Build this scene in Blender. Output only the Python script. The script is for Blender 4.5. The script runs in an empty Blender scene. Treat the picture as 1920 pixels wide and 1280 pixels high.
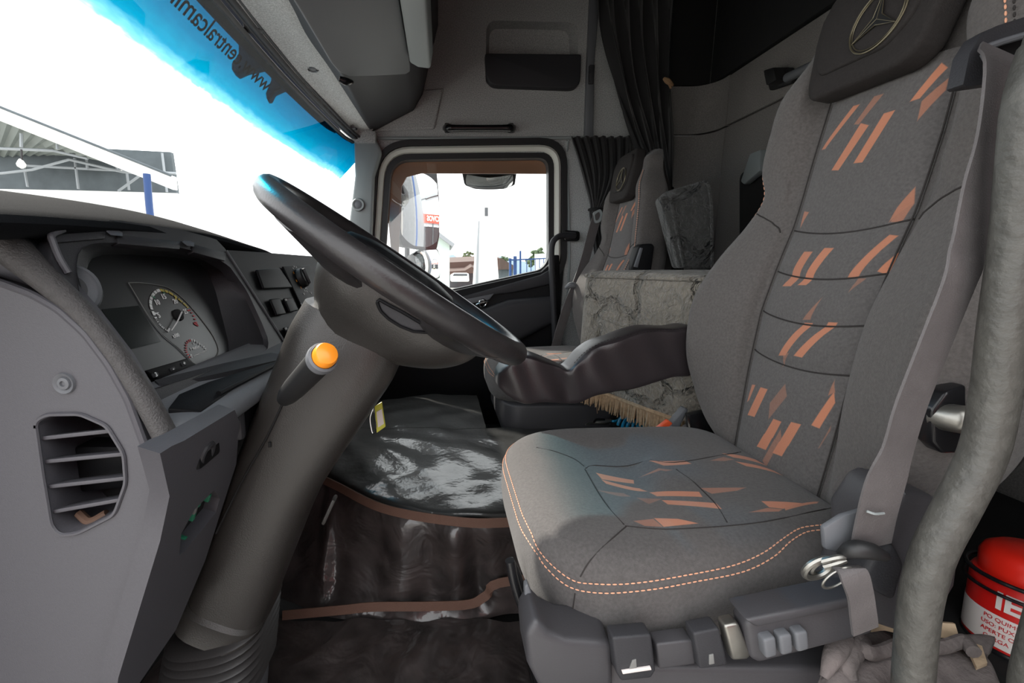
import bpy, bmesh, math, random
from mathutils import Vector, Matrix
from math import sin, cos, pi, radians, sqrt, atan2
random.seed(7)
S = bpy.context.scene
C = S.collection
V = Vector

# ------------------------------------------------------------------ camera
CZ, PITCH, F, U0 = 0.87, radians(9.5), 853.0, 830.0     # the picture is an off-centre crop: the lens axis meets it at u = 830
cam_d = bpy.data.cameras.new('camera'); cam_d.sensor_width = 36; cam_d.lens = 36 * F / 1920
cam_d.shift_x = (960 - U0) / 1920; cam_d.clip_start = 0.02; cam_d.clip_end = 500
cam = bpy.data.objects.new('camera', cam_d); C.objects.link(cam)
cam.location = (0, 0, CZ); cam.rotation_euler = (pi / 2 - PITCH, 0, 0)
S.camera = cam
# ------------------------------------------------------------------ light: overcast bright sky, hazy sun
w = bpy.data.worlds.new('sky'); S.world = w; w.use_nodes = True
bg = w.node_tree.nodes['Background']; bg.inputs[0].default_value = (.97, .985, 1, 1); bg.inputs[1].default_value = 1.3
sun_d = bpy.data.lights.new('sun', 'SUN'); sun_d.energy = 3.2; sun_d.angle = radians(1.5); sun_d.color = (1, .95, .86)
sun = bpy.data.objects.new('sun', sun_d); C.objects.link(sun)
sun.rotation_euler = V((.895, -.9, -.855)).to_track_quat('-Z', 'Y').to_euler()
S.view_settings.view_transform = 'Standard'; S.view_settings.look = 'None'
S.view_settings.exposure = 1.4; S.view_settings.gamma = 1; S.view_settings.use_curve_mapping = False
S.cycles.max_bounces = 10; S.cycles.transparent_max_bounces = 16; S.cycles.diffuse_bounces = 5

# ------------------------------------------------------------------ measuring helper: where a sight line meets a plane of the cab
def ray(u, v):
    a = (u - U0) / F; b = (v - 640) / F
    return V((a, cos(PITCH) - b * sin(PITCH), -sin(PITCH) - b * cos(PITCH)))
def Q(u, v, y=None, x=None, z=None):
    d = ray(u, v)
    if y is not None: t = y / d.y
    elif x is not None: t = x / d.x
    else: t = (z - CZ) / d.z
    return V((0, 0, CZ)) + d * t
def QP(u, v, p0, n):
    d = ray(u, v); o = V((0, 0, CZ)); n = V(n); p0 = V(p0)
    return o + d * ((p0 - o).dot(n) / d.dot(n))
def QL(pts, y): return [Q(u, v, y) for u, v in pts]

# ------------------------------------------------------------------ materials
def lin(r, g, b):
    f = lambda c: (c / 255 / 12.92) if c / 255 <= .04045 else ((c / 255 + .055) / 1.055) ** 2.4
    return (f(r), f(g), f(b), 1)
def node(nt, t, **kw):
    n = nt.nodes.new(t)
    for k, val in kw.items(): setattr(n, k, val)
    return n
def mat(name, rgb, rough=.6, metal=0, bump=None, var=None, spec=.5, coat=0, sheen=0):
    """bump=(scale, strength, detail); var=(scale, amount): mottled colour"""
    m = bpy.data.materials.new(name); m.use_nodes = True; nt = m.node_tree
    p = nt.nodes['Principled BSDF']; col = lin(*rgb)
    p.inputs['Base Color'].default_value = col; p.inputs['Roughness'].default_value = rough
    p.inputs['Metallic'].default_value = metal; p.inputs['Specular IOR Level'].default_value = spec
    p.inputs['Coat Weight'].default_value = coat; p.inputs['Coat Roughness'].default_value = .12
    p.inputs['Sheen Weight'].default_value = sheen
    tc = node(nt, 'ShaderNodeTexCoord')
    if var:
        nz = node(nt, 'ShaderNodeTexNoise'); nz.inputs['Scale'].default_value = var[0]; nz.inputs['Detail'].default_value = 6
        nt.links.new(tc.outputs['Object'], nz.inputs['Vector'])
        r = node(nt, 'ShaderNodeMapRange'); r.inputs['From Min'].default_value = .3; r.inputs['From Max'].default_value = .7
        r.inputs['To Min'].default_value = 1 - var[1]; r.inputs['To Max'].default_value = 1 + var[1]
        nt.links.new(nz.outputs['Fac'], r.inputs['Value'])
        mx = node(nt, 'ShaderNodeVectorMath', operation='SCALE'); mx.inputs[0].default_value = col[:3]
        nt.links.new(r.outputs[0], mx.inputs['Scale']); nt.links.new(mx.outputs[0], p.inputs['Base Color'])
    if bump:
        nb = node(nt, 'ShaderNodeTexNoise'); nb.inputs['Scale'].default_value = bump[0]
        nb.inputs['Detail'].default_value = bump[2] if len(bump) > 2 else 3
        nt.links.new(tc.outputs['Object'], nb.inputs['Vector'])
        bn = node(nt, 'ShaderNodeBump'); bn.inputs['Strength'].default_value = bump[1]; bn.inputs['Distance'].default_value = .002
        nt.links.new(nb.outputs['Fac'], bn.inputs['Height']); nt.links.new(bn.outputs[0], p.inputs['Normal'])
    return m
def decal_fabric(name, rgb, axes, quads, stripe, bump=(900, .5)):
    """woven cloth with printed stripes: quads = list of (four (u, v) corners, strength), in the object's own plane"""
    m = mat(name, rgb, .92, bump=bump, var=(260, .16), spec=.2, sheen=.15); nt = m.node_tree; p = nt.nodes['Principled BSDF']
    tc = node(nt, 'ShaderNodeTexCoord'); sp = node(nt, 'ShaderNodeSeparateXYZ'); nt.links.new(tc.outputs['Object'], sp.inputs[0])
    cb = node(nt, 'ShaderNodeCombineXYZ'); cb.inputs[2].default_value = 1
    nt.links.new(sp.outputs[axes[0]], cb.inputs[0]); nt.links.new(sp.outputs[axes[1]], cb.inputs[1])
    acc = None
    for q, st in quads:
        cx = sum(c[0] for c in q) / len(q); cy = sum(c[1] for c in q) / len(q); mn = None
        for i in range(len(q)):
            (x0, y0), (x1, y1) = q[i], q[(i + 1) % len(q)]
            nx, ny = y0 - y1, x1 - x0; L = sqrt(nx * nx + ny * ny) or 1; nx /= L; ny /= L; c = -(nx * x0 + ny * y0)
            if nx * cx + ny * cy + c < 0: nx, ny, c = -nx, -ny, -c
            d = node(nt, 'ShaderNodeVectorMath', operation='DOT_PRODUCT'); nt.links.new(cb.outputs[0], d.inputs[0]); d.inputs[1].default_value = (nx, ny, c)
            if mn is None: mn = d.outputs['Value']
            else:
                k = node(nt, 'ShaderNodeMath', operation='MINIMUM'); nt.links.new(mn, k.inputs[0]); nt.links.new(d.outputs['Value'], k.inputs[1]); mn = k.outputs[0]
        r = node(nt, 'ShaderNodeMapRange'); nt.links.new(mn, r.inputs['Value'])
        r.inputs['From Min'].default_value = 0; r.inputs['From Max'].default_value = .0012; r.inputs['To Max'].default_value = st
        if acc is None: acc = r.outputs[0]
        else:
            k = node(nt, 'ShaderNodeMath', operation='MAXIMUM'); nt.links.new(acc, k.inputs[0]); nt.links.new(r.outputs[0], k.inputs[1]); acc = k.outputs[0]
    mx = node(nt, 'ShaderNodeMix', data_type='RGBA')
    src = p.inputs['Base Color'].links[0].from_socket
    nt.links.new(acc, mx.inputs['Factor']); nt.links.new(src, mx.inputs[6]); mx.inputs[7].default_value = lin(*stripe)
    nt.links.new(mx.outputs[2], p.inputs['Base Color'])
    return m
def glass(name, tint=(1, 1, 1), gloss=.06, rough=0.0):
    m = bpy.data.materials.new(name); m.use_nodes = True; nt = m.node_tree
    nt.nodes.remove(nt.nodes['Principled BSDF']); out = nt.nodes['Material Output']
    t = node(nt, 'ShaderNodeBsdfTransparent'); t.inputs[0].default_value = (*tint, 1)
    g = node(nt, 'ShaderNodeBsdfGlossy'); g.inputs['Roughness'].default_value = rough
    x = node(nt, 'ShaderNodeMixShader'); x.inputs[0].default_value = gloss
    nt.links.new(t.outputs[0], x.inputs[1]); nt.links.new(g.outputs[0], x.inputs[2]); nt.links.new(x.outputs[0], out.inputs[0])
    return m, nt, t, g, x
M = {}
M['texgrey'] = mat('grained_grey_trim', (168, 169, 168), .75, bump=(260, 1.0, 2), var=(240, .34))
M['headstrip_lit'] = mat('grained_trim_lit_copy', (202, 203, 202), .75, bump=(260, 1.0, 2), var=(240, .30))  # lighter copy of the grained trim, bounced light put into its colour
M['pillar'] = mat('pillar_grey', (140, 146, 146), .6, bump=(600, .15))
M['smoothgrey'] = mat('smooth_grey_plastic', (98, 100, 104), .55, bump=(500, .12))
M['dashgrey'] = mat('dash_grey_plastic', (78, 77, 82), .5, bump=(700, .16), var=(300, .04))
M['dashdark'] = mat('dash_dark_plastic', (52, 52, 55), .5, bump=(700, .2), spec=.3)
M['dashblack'] = mat('dash_black_plastic', (20, 20, 22), .55, bump=(700, .12), spec=.15)
M['softpad'] = mat('grained_soft_pad', (68, 66, 66), .55, bump=(500, .7), var=(160, .12))
M['cowl'] = mat('cowl_top', (27, 28, 30), .95, bump=(600, .3), spec=.02)
M['column'] = mat('column_plastic', (50, 48, 46), .34, bump=(620, .22))
M['leather'] = mat('worn_black_leather', (42, 40, 41), .34, bump=(300, .12), var=(30, .2))
M['armleather'] = mat('stretched_leather', (46, 41, 43), .34, bump=(350, .15))
M['rubber'] = mat('black_rubber', (30, 30, 31), .5)
M['boot'] = mat('rubber_boot', (48, 46, 46), .45, bump=(300, .1))
M['white'] = mat('white_paint', (215, 215, 205), .35)
M['chrome'] = mat('chrome', (190, 190, 190), .18, 1)
M['steel'] = mat('dull_steel', (150, 148, 142), .35, .9, bump=(80, .2))
M['blackmetal'] = mat('black_painted_metal', (28, 28, 30), .25, .1)
M['fabric'] = mat('seat_cloth', (92, 88, 86), .95, bump=(900, .5), var=(260, .16), spec=.2, sheen=.15)
M['fabricdark'] = mat('headrest_cloth', (48, 45, 44), .9, bump=(900, .4), var=(260, .12), spec=.2)
M['stitch'] = mat('orange_thread', (228, 166, 134), .8)
M['seamline'] = mat('seam_shade', (58, 55, 54), .95, spec=.1)
M['baseplastic'] = mat('seat_base_plastic', (64, 63, 66), .48, bump=(600, .1))
M['mark'] = mat('print_bright_white', (240, 240, 240), .5)
M['belt'] = mat('belt_webbing', (92, 88, 88), .6, bump=(700, .3), var=(40, .1))
M['tube'] = mat('grained_tube_cover', (74, 73, 69), .5, bump=(130, .8, 4), var=(60, .22))
M['curtain'] = mat('black_curtain_cloth', (26, 25, 26), .95, bump=(400, .2), sheen=.2)
M['black'] = mat('matt_black', (14, 14, 15), .8)
M['headliner'] = mat('black_quilted_headliner', (17, 17, 18), .8, bump=(14, .9, 2))
M['backwall'] = mat('back_wall_cloth', (122, 118, 115), .95, bump=(300, .7), var=(260, .25))
M['cream'] = mat('cream_felt', (205, 180, 150), .95, bump=(120, .8))
M['felt'] = mat('grey_felt_carpet', (112, 104, 102), 1, bump=(160, 1.0, 5), var=(40, .25))
M['orange'] = mat('orange_plastic', (250, 150, 40), .3)
M['orange2'] = mat('red_orange_plastic', (236, 92, 50), .4)
M['red'] = mat('red_plastic', (228, 40, 26), .35)
M['redpaint'] = mat('label_red', (200, 28, 24), .35)
M['labelwhite'] = mat('label_white', (222, 214, 210), .4)
M['yellow'] = mat('yellow_tag_plastic', (205, 205, 70), .4)
M['bluehose'] = mat('blue_hose', (20, 150, 200), .25, coat=.4)
M['markwhite'] = mat('print_white', (225, 225, 225), .5)
M['markgrey'] = mat('print_grey', (120, 120, 118), .5)
M['markred'] = mat('print_red', (190, 50, 60), .5)
M['markyellow'] = mat('print_yellow', (190, 170, 70), .5)
M['markamber'] = mat('print_amber', (225, 150, 40), .5)
M['markgreen'] = mat('print_green', (40, 120, 90), .5)
M['binding'] = mat('brown_binding_tape', (92, 66, 54), .8, bump=(600, .5))
M['fringe'] = mat('tan_fringe', (160, 134, 106), .9, var=(120, .25))
M['navy'] = mat('navy_plate', (22, 34, 60), .5)
M['ground'] = mat('pale_yard_concrete', (170, 168, 164), .9, bump=(3, .3), var=(.6, .1))
M['housewhite'] = mat('house_white', (228, 230, 226), .8)
M['housegreen'] = mat('house_pale_green', (190, 206, 198), .8)
M['rooftile'] = mat('brown_roof_tiles', (74, 60, 54), .9, bump=(20, .8))
M['fenceblue'] = mat('blue_fence_paint', (6, 52, 104), .5)
M['foliage'] = mat('foliage', (62, 78, 50), .9, bump=(8, 1.0), var=(6, .4))
M['canopywall'] = mat('canopy_grey_wall', (76, 84, 88), .8, var=(2, .15))
M['canopyroof'] = mat('canopy_corrugated_roof', (104, 112, 108), .7)
M['postgrey'] = mat('strut_grey', (140, 146, 150), .6)
M['visorbrown'] = mat('smoked_brown_acrylic', (128, 92, 70), .3)
M['cable'] = mat('brown_cable', (98, 74, 60), .8)
M['tan'] = mat('tan_cloth', (140, 110, 80), .9)
M['shop'] = mat('shop_wall', (200, 204, 208), .7)
M['signred'] = mat('sign_red', (214, 70, 56), .5)
M['flank'] = mat('truck_flank_grey', (92, 94, 98), .5, bump=(30, .4), var=(25, .2))
M['screen'] = mat('display_glass', (26, 31, 32), .14)
M['dialface'] = mat('dial_face', (32, 30, 31), .3)
M['clusterface'] = mat('cluster_face', (44, 45, 47), .3)

# quilted cloth: crumpled velvet with looping quilting lines
def quilt(name, rgb, scale=5.5, crumple=48):
    m = mat(name, rgb, .95, var=(80, .22), sheen=.3); nt = m.node_tree; p = nt.nodes['Principled BSDF']
    tc = node(nt, 'ShaderNodeTexCoord')
    vo = node(nt, 'ShaderNodeTexVoronoi', feature='DISTANCE_TO_EDGE'); vo.inputs['Scale'].default_value = scale
    wn = node(nt, 'ShaderNodeTexNoise'); wn.inputs['Scale'].default_value = 6; nt.links.new(tc.outputs['Object'], wn.inputs['Vector'])
    wv = node(nt, 'ShaderNodeVectorMath', operation='SCALE'); wv.inputs['Scale'].default_value = .22; nt.links.new(wn.outputs['Color'], wv.inputs[0])
    wa = node(nt, 'ShaderNodeVectorMath', operation='ADD'); nt.links.new(tc.outputs['Object'], wa.inputs[0]); nt.links.new(wv.outputs[0], wa.inputs[1])
    nt.links.new(wa.outputs[0], vo.inputs['Vector'])
    r = node(nt, 'ShaderNodeMapRange'); r.inputs['From Max'].default_value = .08; nt.links.new(vo.outputs['Distance'], r.inputs['Value'])
    nz = node(nt, 'ShaderNodeTexNoise'); nz.inputs['Scale'].default_value = crumple; nz.inputs['Detail'].default_value = 5; nz.inputs['Distortion'].default_value = 2.2
    nt.links.new(tc.outputs['Object'], nz.inputs['Vector'])
    b1 = node(nt, 'ShaderNodeBump'); b1.inputs['Strength'].default_value = 1.0; b1.inputs['Distance'].default_value = .02
    b2 = node(nt, 'ShaderNodeBump'); b2.inputs['Strength'].default_value = .9; b2.inputs['Distance'].default_value = .016
    nt.links.new(r.outputs[0], b1.inputs['Height']); nt.links.new(nz.outputs['Fac'], b2.inputs['Height'])
    nt.links.new(b1.outputs[0], b2.inputs['Normal']); nt.links.new(b2.outputs[0], p.inputs['Normal'])
    return m
M['quilt'] = quilt('quilted_grey_velvet', (128, 121, 110))
M['quiltdark'] = quilt('quilted_charcoal_velvet', (56, 56, 54))
# dark carpet under clear plastic sheet
def vinyl(name, rgb, rough, wr):
    m = mat(name, rgb, rough, var=(18, .5), coat=.85); nt = m.node_tree; p = nt.nodes['Principled BSDF']
    p.inputs['Coat Roughness'].default_value = .09
    tc = node(nt, 'ShaderNodeTexCoord')
    n1 = node(nt, 'ShaderNodeTexNoise'); n1.inputs['Scale'].default_value = wr[0]; n1.inputs['Detail'].default_value = 3; n1.inputs['Distortion'].default_value = .8
    n2 = node(nt, 'ShaderNodeTexNoise'); n2.inputs['Scale'].default_value = 70; n2.inputs['Detail'].default_value = 4
    for n in (n1, n2): nt.links.new(tc.outputs['Object'], n.inputs['Vector'])
    b1 = node(nt, 'ShaderNodeBump'); b1.inputs['Strength'].default_value = wr[1]; b1.inputs['Distance'].default_value = .02
    b2 = node(nt, 'ShaderNodeBump'); b2.inputs['Strength'].default_value = .25; b2.inputs['Distance'].default_value = .003
    nt.links.new(n1.outputs['Fac'], b1.inputs['Height']); nt.links.new(n2.outputs['Fac'], b2.inputs['Height']); nt.links.new(b1.outputs[0], b2.inputs['Normal'])
    nt.links.new(b2.outputs[0], p.inputs['Normal']); nt.links.new(b2.outputs[0], p.inputs['Coat Normal'])
    return m
M['vinyl'] = vinyl('plastic_covered_black_carpet', (34, 34, 33), .5, (6, .16))
M['vinylside'] = vinyl('plastic_covered_dark_carpet', (56, 50, 49), .45, (9, .7))
M['glass'] = glass('window_glass', (.97, .985, .98), .05)[0]
# windscreen: clear, with a blue sun band in its upper edge (v of its own UV map)
def windscreen_mat():
    m, nt, t, g, x = glass('windscreen_glass', gloss=.03)
    uv = node(nt, 'ShaderNodeUVMap'); sp = node(nt, 'ShaderNodeSeparateXYZ'); nt.links.new(uv.outputs[0], sp.inputs[0])
    nz = node(nt, 'ShaderNodeTexNoise'); nz.inputs['Scale'].default_value = 60
    nt.links.new(uv.outputs[0], nz.inputs['Vector'])
    ad = node(nt, 'ShaderNodeMath', operation='MULTIPLY_ADD'); nt.links.new(nz.outputs['Fac'], ad.inputs[0]); ad.inputs[1].default_value = .03
    nt.links.new(sp.outputs[1], ad.inputs[2])
    cr = node(nt, 'ShaderNodeValToRGB'); nt.links.new(ad.outputs[0], cr.inputs[0]); e = cr.color_ramp.elements
    e[0].position = .752; e[0].color = (1, 1, 1, 1); e[1].position = 1; e[1].color = (.0, .03, .07, 1)
    k = e.new(.782); k.color = (.12, .36, .42, 1)
    k = e.new(.825); k.color = (.0, .14, .23, 1)
    k = e.new(.89); k.color = (.0, .078, .15, 1)
    nt.links.new(cr.outputs[0], t.inputs[0])
    return m
M['windscreen'] = windscreen_mat()
mm, nt_, t_, g_, x_ = glass('mirror_glass', gloss=.92); g_.inputs[0].default_value = (.93, .95, .96, 1); M['mirror'] = mm
t_.inputs[0].default_value = (0, 0, 0, 1)

# ------------------------------------------------------------------ mesh helpers
def wloc(o):
    p = V((0, 0, 0))
    while o is not None: p = p + o.location; o = o.parent
    return p
def obj(name, verts, faces, m, parent=None, sharp=40, sub=0, uv=None, solid=0):
    off = wloc(parent) if parent is not None else V((0, 0, 0))
    me = bpy.data.meshes.new(name)
    me.from_pydata([tuple(V(v) - off) for v in verts], [], faces)
    bm = bmesh.new(); bm.from_mesh(me); bmesh.ops.recalc_face_normals(bm, faces=bm.faces); bm.to_mesh(me); bm.free()
    me.polygons.foreach_set('use_smooth', [True] * len(me.polygons)); me.set_sharp_from_angle(angle=radians(sharp))
    if uv:
        l = me.uv_layers.new(name='UVMap')
        for lp in me.loops: l.data[lp.index].uv = uv[lp.vertex_index]
    me.materials.append(m)
    o = bpy.data.objects.new(name, me); C.objects.link(o)
    if parent is not None: o.parent = parent
    if solid: md = o.modifiers.new('thickness', 'SOLIDIFY'); md.thickness = solid; md.offset = 0
    if sub: md = o.modifiers.new('smooth', 'SUBSURF'); md.levels = sub; md.render_levels = sub
    return o
class G:
    """collects shapes that make up ONE mesh"""
    def __init__(s): s.v = []; s.f = []
    def add(s, vf):
        n = len(s.v); s.v += [V(p) for p in vf[0]]; s.f += [[i + n for i in f] for f in vf[1]]; return s
    def obj(s, name, m, parent=None, **k): return obj(name, s.v, s.f, m, parent, **k)
def from_bm(bm):
    bm.verts.index_update()
    r = ([v.co.copy() for v in bm.verts], [[v.index for v in f.verts] for f in bm.faces]); bm.free(); return r
def prism(poly, vec, bevel=0, seg=2, hole=None):
    bm = bmesh.new(); vec = V(vec)
    if hole is None:
        f = bm.faces.new([bm.verts.new(p) for p in poly]); fs = [f]
    else:
        es = []
        for lp in (poly, hole):
            vs = [bm.verts.new(p) for p in lp]
            es += [bm.edges.new((vs[i], vs[(i + 1) % len(vs)])) for i in range(len(vs))]
        r = bmesh.ops.triangle_fill(bm, use_beauty=True, edges=es); fs = [g for g in r['geom'] if isinstance(g, bmesh.types.BMFace)]
    r = bmesh.ops.extrude_face_region(bm, geom=fs, use_keep_orig=True)
    bmesh.ops.translate(bm, vec=vec, verts=[g for g in r['geom'] if isinstance(g, bmesh.types.BMVert)])
    bmesh.ops.recalc_face_normals(bm, faces=bm.faces)
    if bevel:
        es = [e for e in bm.edges if len(e.link_faces) == 2 and e.calc_face_angle(0) > .6]
        bmesh.ops.bevel(bm, geom=es, offset=bevel, segments=seg, affect='EDGES', profile=.5, clamp_overlap=True)
    return from_bm(bm)
def box(c, s, bevel=0, rot=None, seg=2):
    c = V(c); h = V(s) / 2
    R = Matrix.Rotation(rot[0], 3, rot[1]) if rot else Matrix.Identity(3)
    pl = [V((sx * h.x, sy * h.y, -h.z)) for sx, sy in ((-1, -1), (1, -1), (1, 1), (-1, 1))]
    vs, fs = prism(pl, (0, 0, s[2]), bevel, seg)
    return [c + R @ p for p in vs], fs
def frame_at(c, xa, ya, za, vf):
    """place local verts with axes xa ya za at c"""
    c = V(c); xa = V(xa); ya = V(ya); za = V(za)
    return [c + xa * p[0] + ya * p[1] + za * p[2] for p in vf[0]], vf[1]
def cr(pts, n):
    """Catmull-Rom through points (vectors), n steps per span"""
    P = [V(p) for p in pts]; out = []
    for i in range(len(P) - 1):
        p1, p2 = P[i], P[i + 1]
        p0 = P[i - 1] if i > 0 else p1 * 2 - p2; p3 = P[i + 2] if i + 2 < len(P) else p2 * 2 - p1
        for k in range(n):
            t = k / n
            out.append(.5 * ((2 * p1) + (p2 - p0) * t + (2 * p0 - 5 * p1 + 4 * p2 - p3) * t * t + (3 * p1 - p0 - 3 * p2 + p3) * t ** 3))
    out.append(P[-1]); return out
def crs(vals, n): return [p.x for p in cr([V((a, 0, 0)) for a in vals], n)]
def tube(pts, r, n=10, smooth=0, cap=True, flat=None):
    """r: number or list; flat=(axis vector, factor) squashes the section along an axis"""
    if smooth:
        if not isinstance(r, (int, float)): r = crs(r, smooth)
        pts = cr(pts, smooth)
    pts = [V(p) for p in pts]; m = len(pts); vs = []; fs = []; up = None
    for i, p in enumerate(pts):
        t = (pts[min(i + 1, m - 1)] - pts[max(i - 1, 0)]).normalized()
        if up is None: up = V((0, 0, 1)) if abs(t.z) < .9 else V((1, 0, 0))
        a = (up - t * up.dot(t)).normalized(); b = t.cross(a); up = a
        rr = r if isinstance(r, (int, float)) else r[i]
        for k in range(n):
            q = a * cos(2 * pi * k / n) * rr + b * sin(2 * pi * k / n) * rr
            if flat: ax = V(flat[0]).normalized(); q = q - ax * q.dot(ax) * (1 - flat[1])
            vs.append(p + q)
    for i in range(m - 1):
        for k in range(n): fs.append([i * n + k, i * n + (k + 1) % n, (i + 1) * n + (k + 1) % n, (i + 1) * n + k])
    if cap: fs.append(list(range(n))[::-1]); fs.append([(m - 1) * n + k for k in range(n)])
    return vs, fs
def torus(c, xa, ya, R, r, n=48, m=12, a0=0, a1=2 * pi):
    c = V(c); xa = V(xa).normalized(); ya = V(ya).normalized(); za = xa.cross(ya); vs = []; fs = []
    full = abs(a1 - a0 - 2 * pi) < 1e-4; N = n if full else n + 1
    for i in range(N):
        t = a0 + (a1 - a0) * i / n; d = xa * cos(t) + ya * sin(t)
        for k in range(m): vs.append(c + d * (R + r * cos(2 * pi * k / m)) + za * r * sin(2 * pi * k / m))
    for i in range(n):
        j = (i + 1) % N
        for k in range(m): fs.append([i * m + k, j * m + k, j * m + (k + 1) % m, i * m + (k + 1) % m])
    return vs, fs
def lathe(c, ax, prof, n=28, cap=True):
    """prof = [(radius, height along ax)]"""
    c = V(c); ax = V(ax).normalized(); a = ax.orthogonal().normalized(); b = ax.cross(a); vs = []; fs = []
    for r, h in prof:
        for k in range(n): vs.append(c + ax * h + (a * cos(2 * pi * k / n) + b * sin(2 * pi * k / n)) * r)
    for i in range(len(prof) - 1):
        for k in range(n): fs.append([i * n + k, i * n + (k + 1) % n, (i + 1) * n + (k + 1) % n, (i + 1) * n + k])
    if cap: fs.append(list(range(n))[::-1]); fs.append([(len(prof) - 1) * n + k for k in range(n)])
    return vs, fs
def grid(rows, nu=6, nv=6, disp=None, uvs=False):
    """smooth surface through control rows (list of lists of points)"""
    R = [cr(r, nu) for r in rows]; cols = [cr([R[i][j] for i in range(len(R))], nv) for j in range(len(R[0]))]
    W, H = len(cols), len(cols[0]); vs = []; fs = []; uv = []
    for j in range(H):
        for i in range(W):
            p = cols[i][j]
            if disp: p = disp(p, i / (W - 1), j / (H - 1))
            vs.append(p); uv.append((i / (W - 1), j / (H - 1)))
    for j in range(H - 1):
        for i in range(W - 1): fs.append([j * W + i, j * W + i + 1, (j + 1) * W + i + 1, (j + 1) * W + i])
    return (vs, fs, uv) if uvs else (vs, fs)
def loft(sections, cap=True):
    n = len(sections[0]); vs = [V(p) for s in sections for p in s]; fs = []
    for i in range(len(sections) - 1):
        for k in range(n): fs.append([i * n + k, i * n + (k + 1) % n, (i + 1) * n + (k + 1) % n, (i + 1) * n + k])
    if cap: fs.append(list(range(n))[::-1]); fs.append([(len(sections) - 1) * n + k for k in range(n)])
    return vs, fs
def ribbon(pts, wid, half, thick, smooth=6):
    """strap along pts; wid = list of (or one) width directions"""
    n = len(pts); wid = wid if isinstance(wid, list) else [wid] * n
    P = cr(pts, smooth); Wd = [x.normalized() for x in cr([V(x) for x in wid], smooth)]; secs = []
    for i, p in enumerate(P):
        t = (P[min(i + 1, len(P) - 1)] - P[max(i - 1, 0)]).normalized(); ww = (Wd[i] - t * Wd[i].dot(t)).normalized(); nn = t.cross(ww)
        secs.append([p + ww * half + nn * thick, p - ww * half + nn * thick, p - ww * half - nn * thick, p + ww * half - nn * thick])
    return loft(secs)
def dashes(path, L=.005, gap=.003, r=.0011):
    """stitches along a path, as one set of shapes"""
    g = G(); P = [V(p) for p in path]; acc = 0
    D = [0]
    for i in range(1, len(P)): D.append(D[-1] + (P[i] - P[i - 1]).length)
    def at(s):
        for i in range(1, len(P)):
            if D[i] >= s:
                t = (s - D[i - 1]) / max(1e-9, D[i] - D[i - 1]); return P[i - 1].lerp(P[i], t)
        return P[-1]
    s = 0
    while s + L < D[-1]:
        g.add(tube([at(s), at(s + L / 2), at(s + L)], [r * .6, r, r * .6], 6)); s += L + gap
    return g
def rpoly(pts, rad, n=6):
    """round the corners of a 2-D polygon"""
    out = []; N = len(pts); P = [V((p[0], p[1], 0)) for p in pts]
    for i in range(N):
        p = P[i]; a = P[i - 1] - p; b = P[(i + 1) % N] - p; r = rad[i] if isinstance(rad, (list, tuple)) else rad
        r = min(r, a.length * .48, b.length * .48)
        if r <= 0: out.append((p.x, p.y)); continue
        s = p + a.normalized() * r; e = p + b.normalized() * r
        for k in range(n + 1):
            t = k / n; q = s * (1 - t) ** 2 + p * 2 * t * (1 - t) + e * t * t; out.append((q.x, q.y))
    return out
def inset(pts, d):
    """move every edge of a 2-D polygon outward (+) by d"""
    N = len(pts); A = sum(pts[i][0] * pts[(i + 1) % N][1] - pts[(i + 1) % N][0] * pts[i][1] for i in range(N)); sg = 1 if A > 0 else -1; L = []
    for i in range(N):
        (x0, y0), (x1, y1) = pts[i], pts[(i + 1) % N]; l = sqrt((x1 - x0) ** 2 + (y1 - y0) ** 2); nx, ny = (y1 - y0) / l * sg, -(x1 - x0) / l * sg
        L.append((nx, ny, nx * x0 + ny * y0 + d))
    out = []
    for i in range(N):
        a, b = L[i - 1], L[i]; det = a[0] * b[1] - a[1] * b[0]
        out.append(((a[2] * b[1] - b[2] * a[1]) / det, (a[0] * b[2] - b[0] * a[2]) / det))
    return out
def ring(outer, inner, vec):
    n = len(outer); vec = V(vec); vs = [V(p) for p in outer] + [V(p) for p in inner]; vs += [p + vec for p in vs]; fs = []
    for i in range(n):
        j = (i + 1) % n
        fs += [[i, j, n + j, n + i], [2 * n + i, 3 * n + i, 3 * n + j, 2 * n + j], [i, 2 * n + i, 2 * n + j, j], [n + i, n + j, 3 * n + j, 3 * n + i]]
    return vs, fs
def text(body, size, c, xa, ya, depth=.0006, align='CENTER', bold=0, fn=None):
    cu = bpy.data.curves.new('lettering', 'FONT'); cu.body = body; cu.size = size; cu.extrude = depth; cu.align_x = align; cu.align_y = 'CENTER'; cu.offset = bold
    cu.resolution_u = 4
    o = bpy.data.objects.new('lettering', cu); C.objects.link(o)
    me = bpy.data.meshes.new_from_object(o.evaluated_get(bpy.context.evaluated_depsgraph_get()))
    vs = [v.co.copy() for v in me.vertices]; fs = [list(p.vertices) for p in me.polygons]
    bpy.data.objects.remove(o); bpy.data.curves.remove(cu); bpy.data.meshes.remove(me)
    if fn: return [fn(p) for p in vs], fs
    xa = V(xa).normalized(); ya = V(ya).normalized(); za = xa.cross(ya)
    return [V(c) + xa * p.x + ya * p.y + za * p.z for p in vs], fs
def tag(o, label=None, cat=None, group=None, kind=None):
    if label: o['label'] = label
    if cat: o['category'] = cat
    if group: o['group'] = group
    if kind: o['kind'] = kind
    return o
def thing(name, label, cat, loc, group=None):
    o = bpy.data.objects.new(name, None); o.empty_display_size = .05; C.objects.link(o); o.location = loc
    return tag(o, label, cat, group)
def struct(o, label=None): o['kind'] = 'structure'; return o
def copy_tree(o, parent=None):
    c = o.copy(); C.objects.link(c)
    if parent is not None: c.parent = parent
    for ch in list(o.children): copy_tree(ch, c)
    return c
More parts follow.
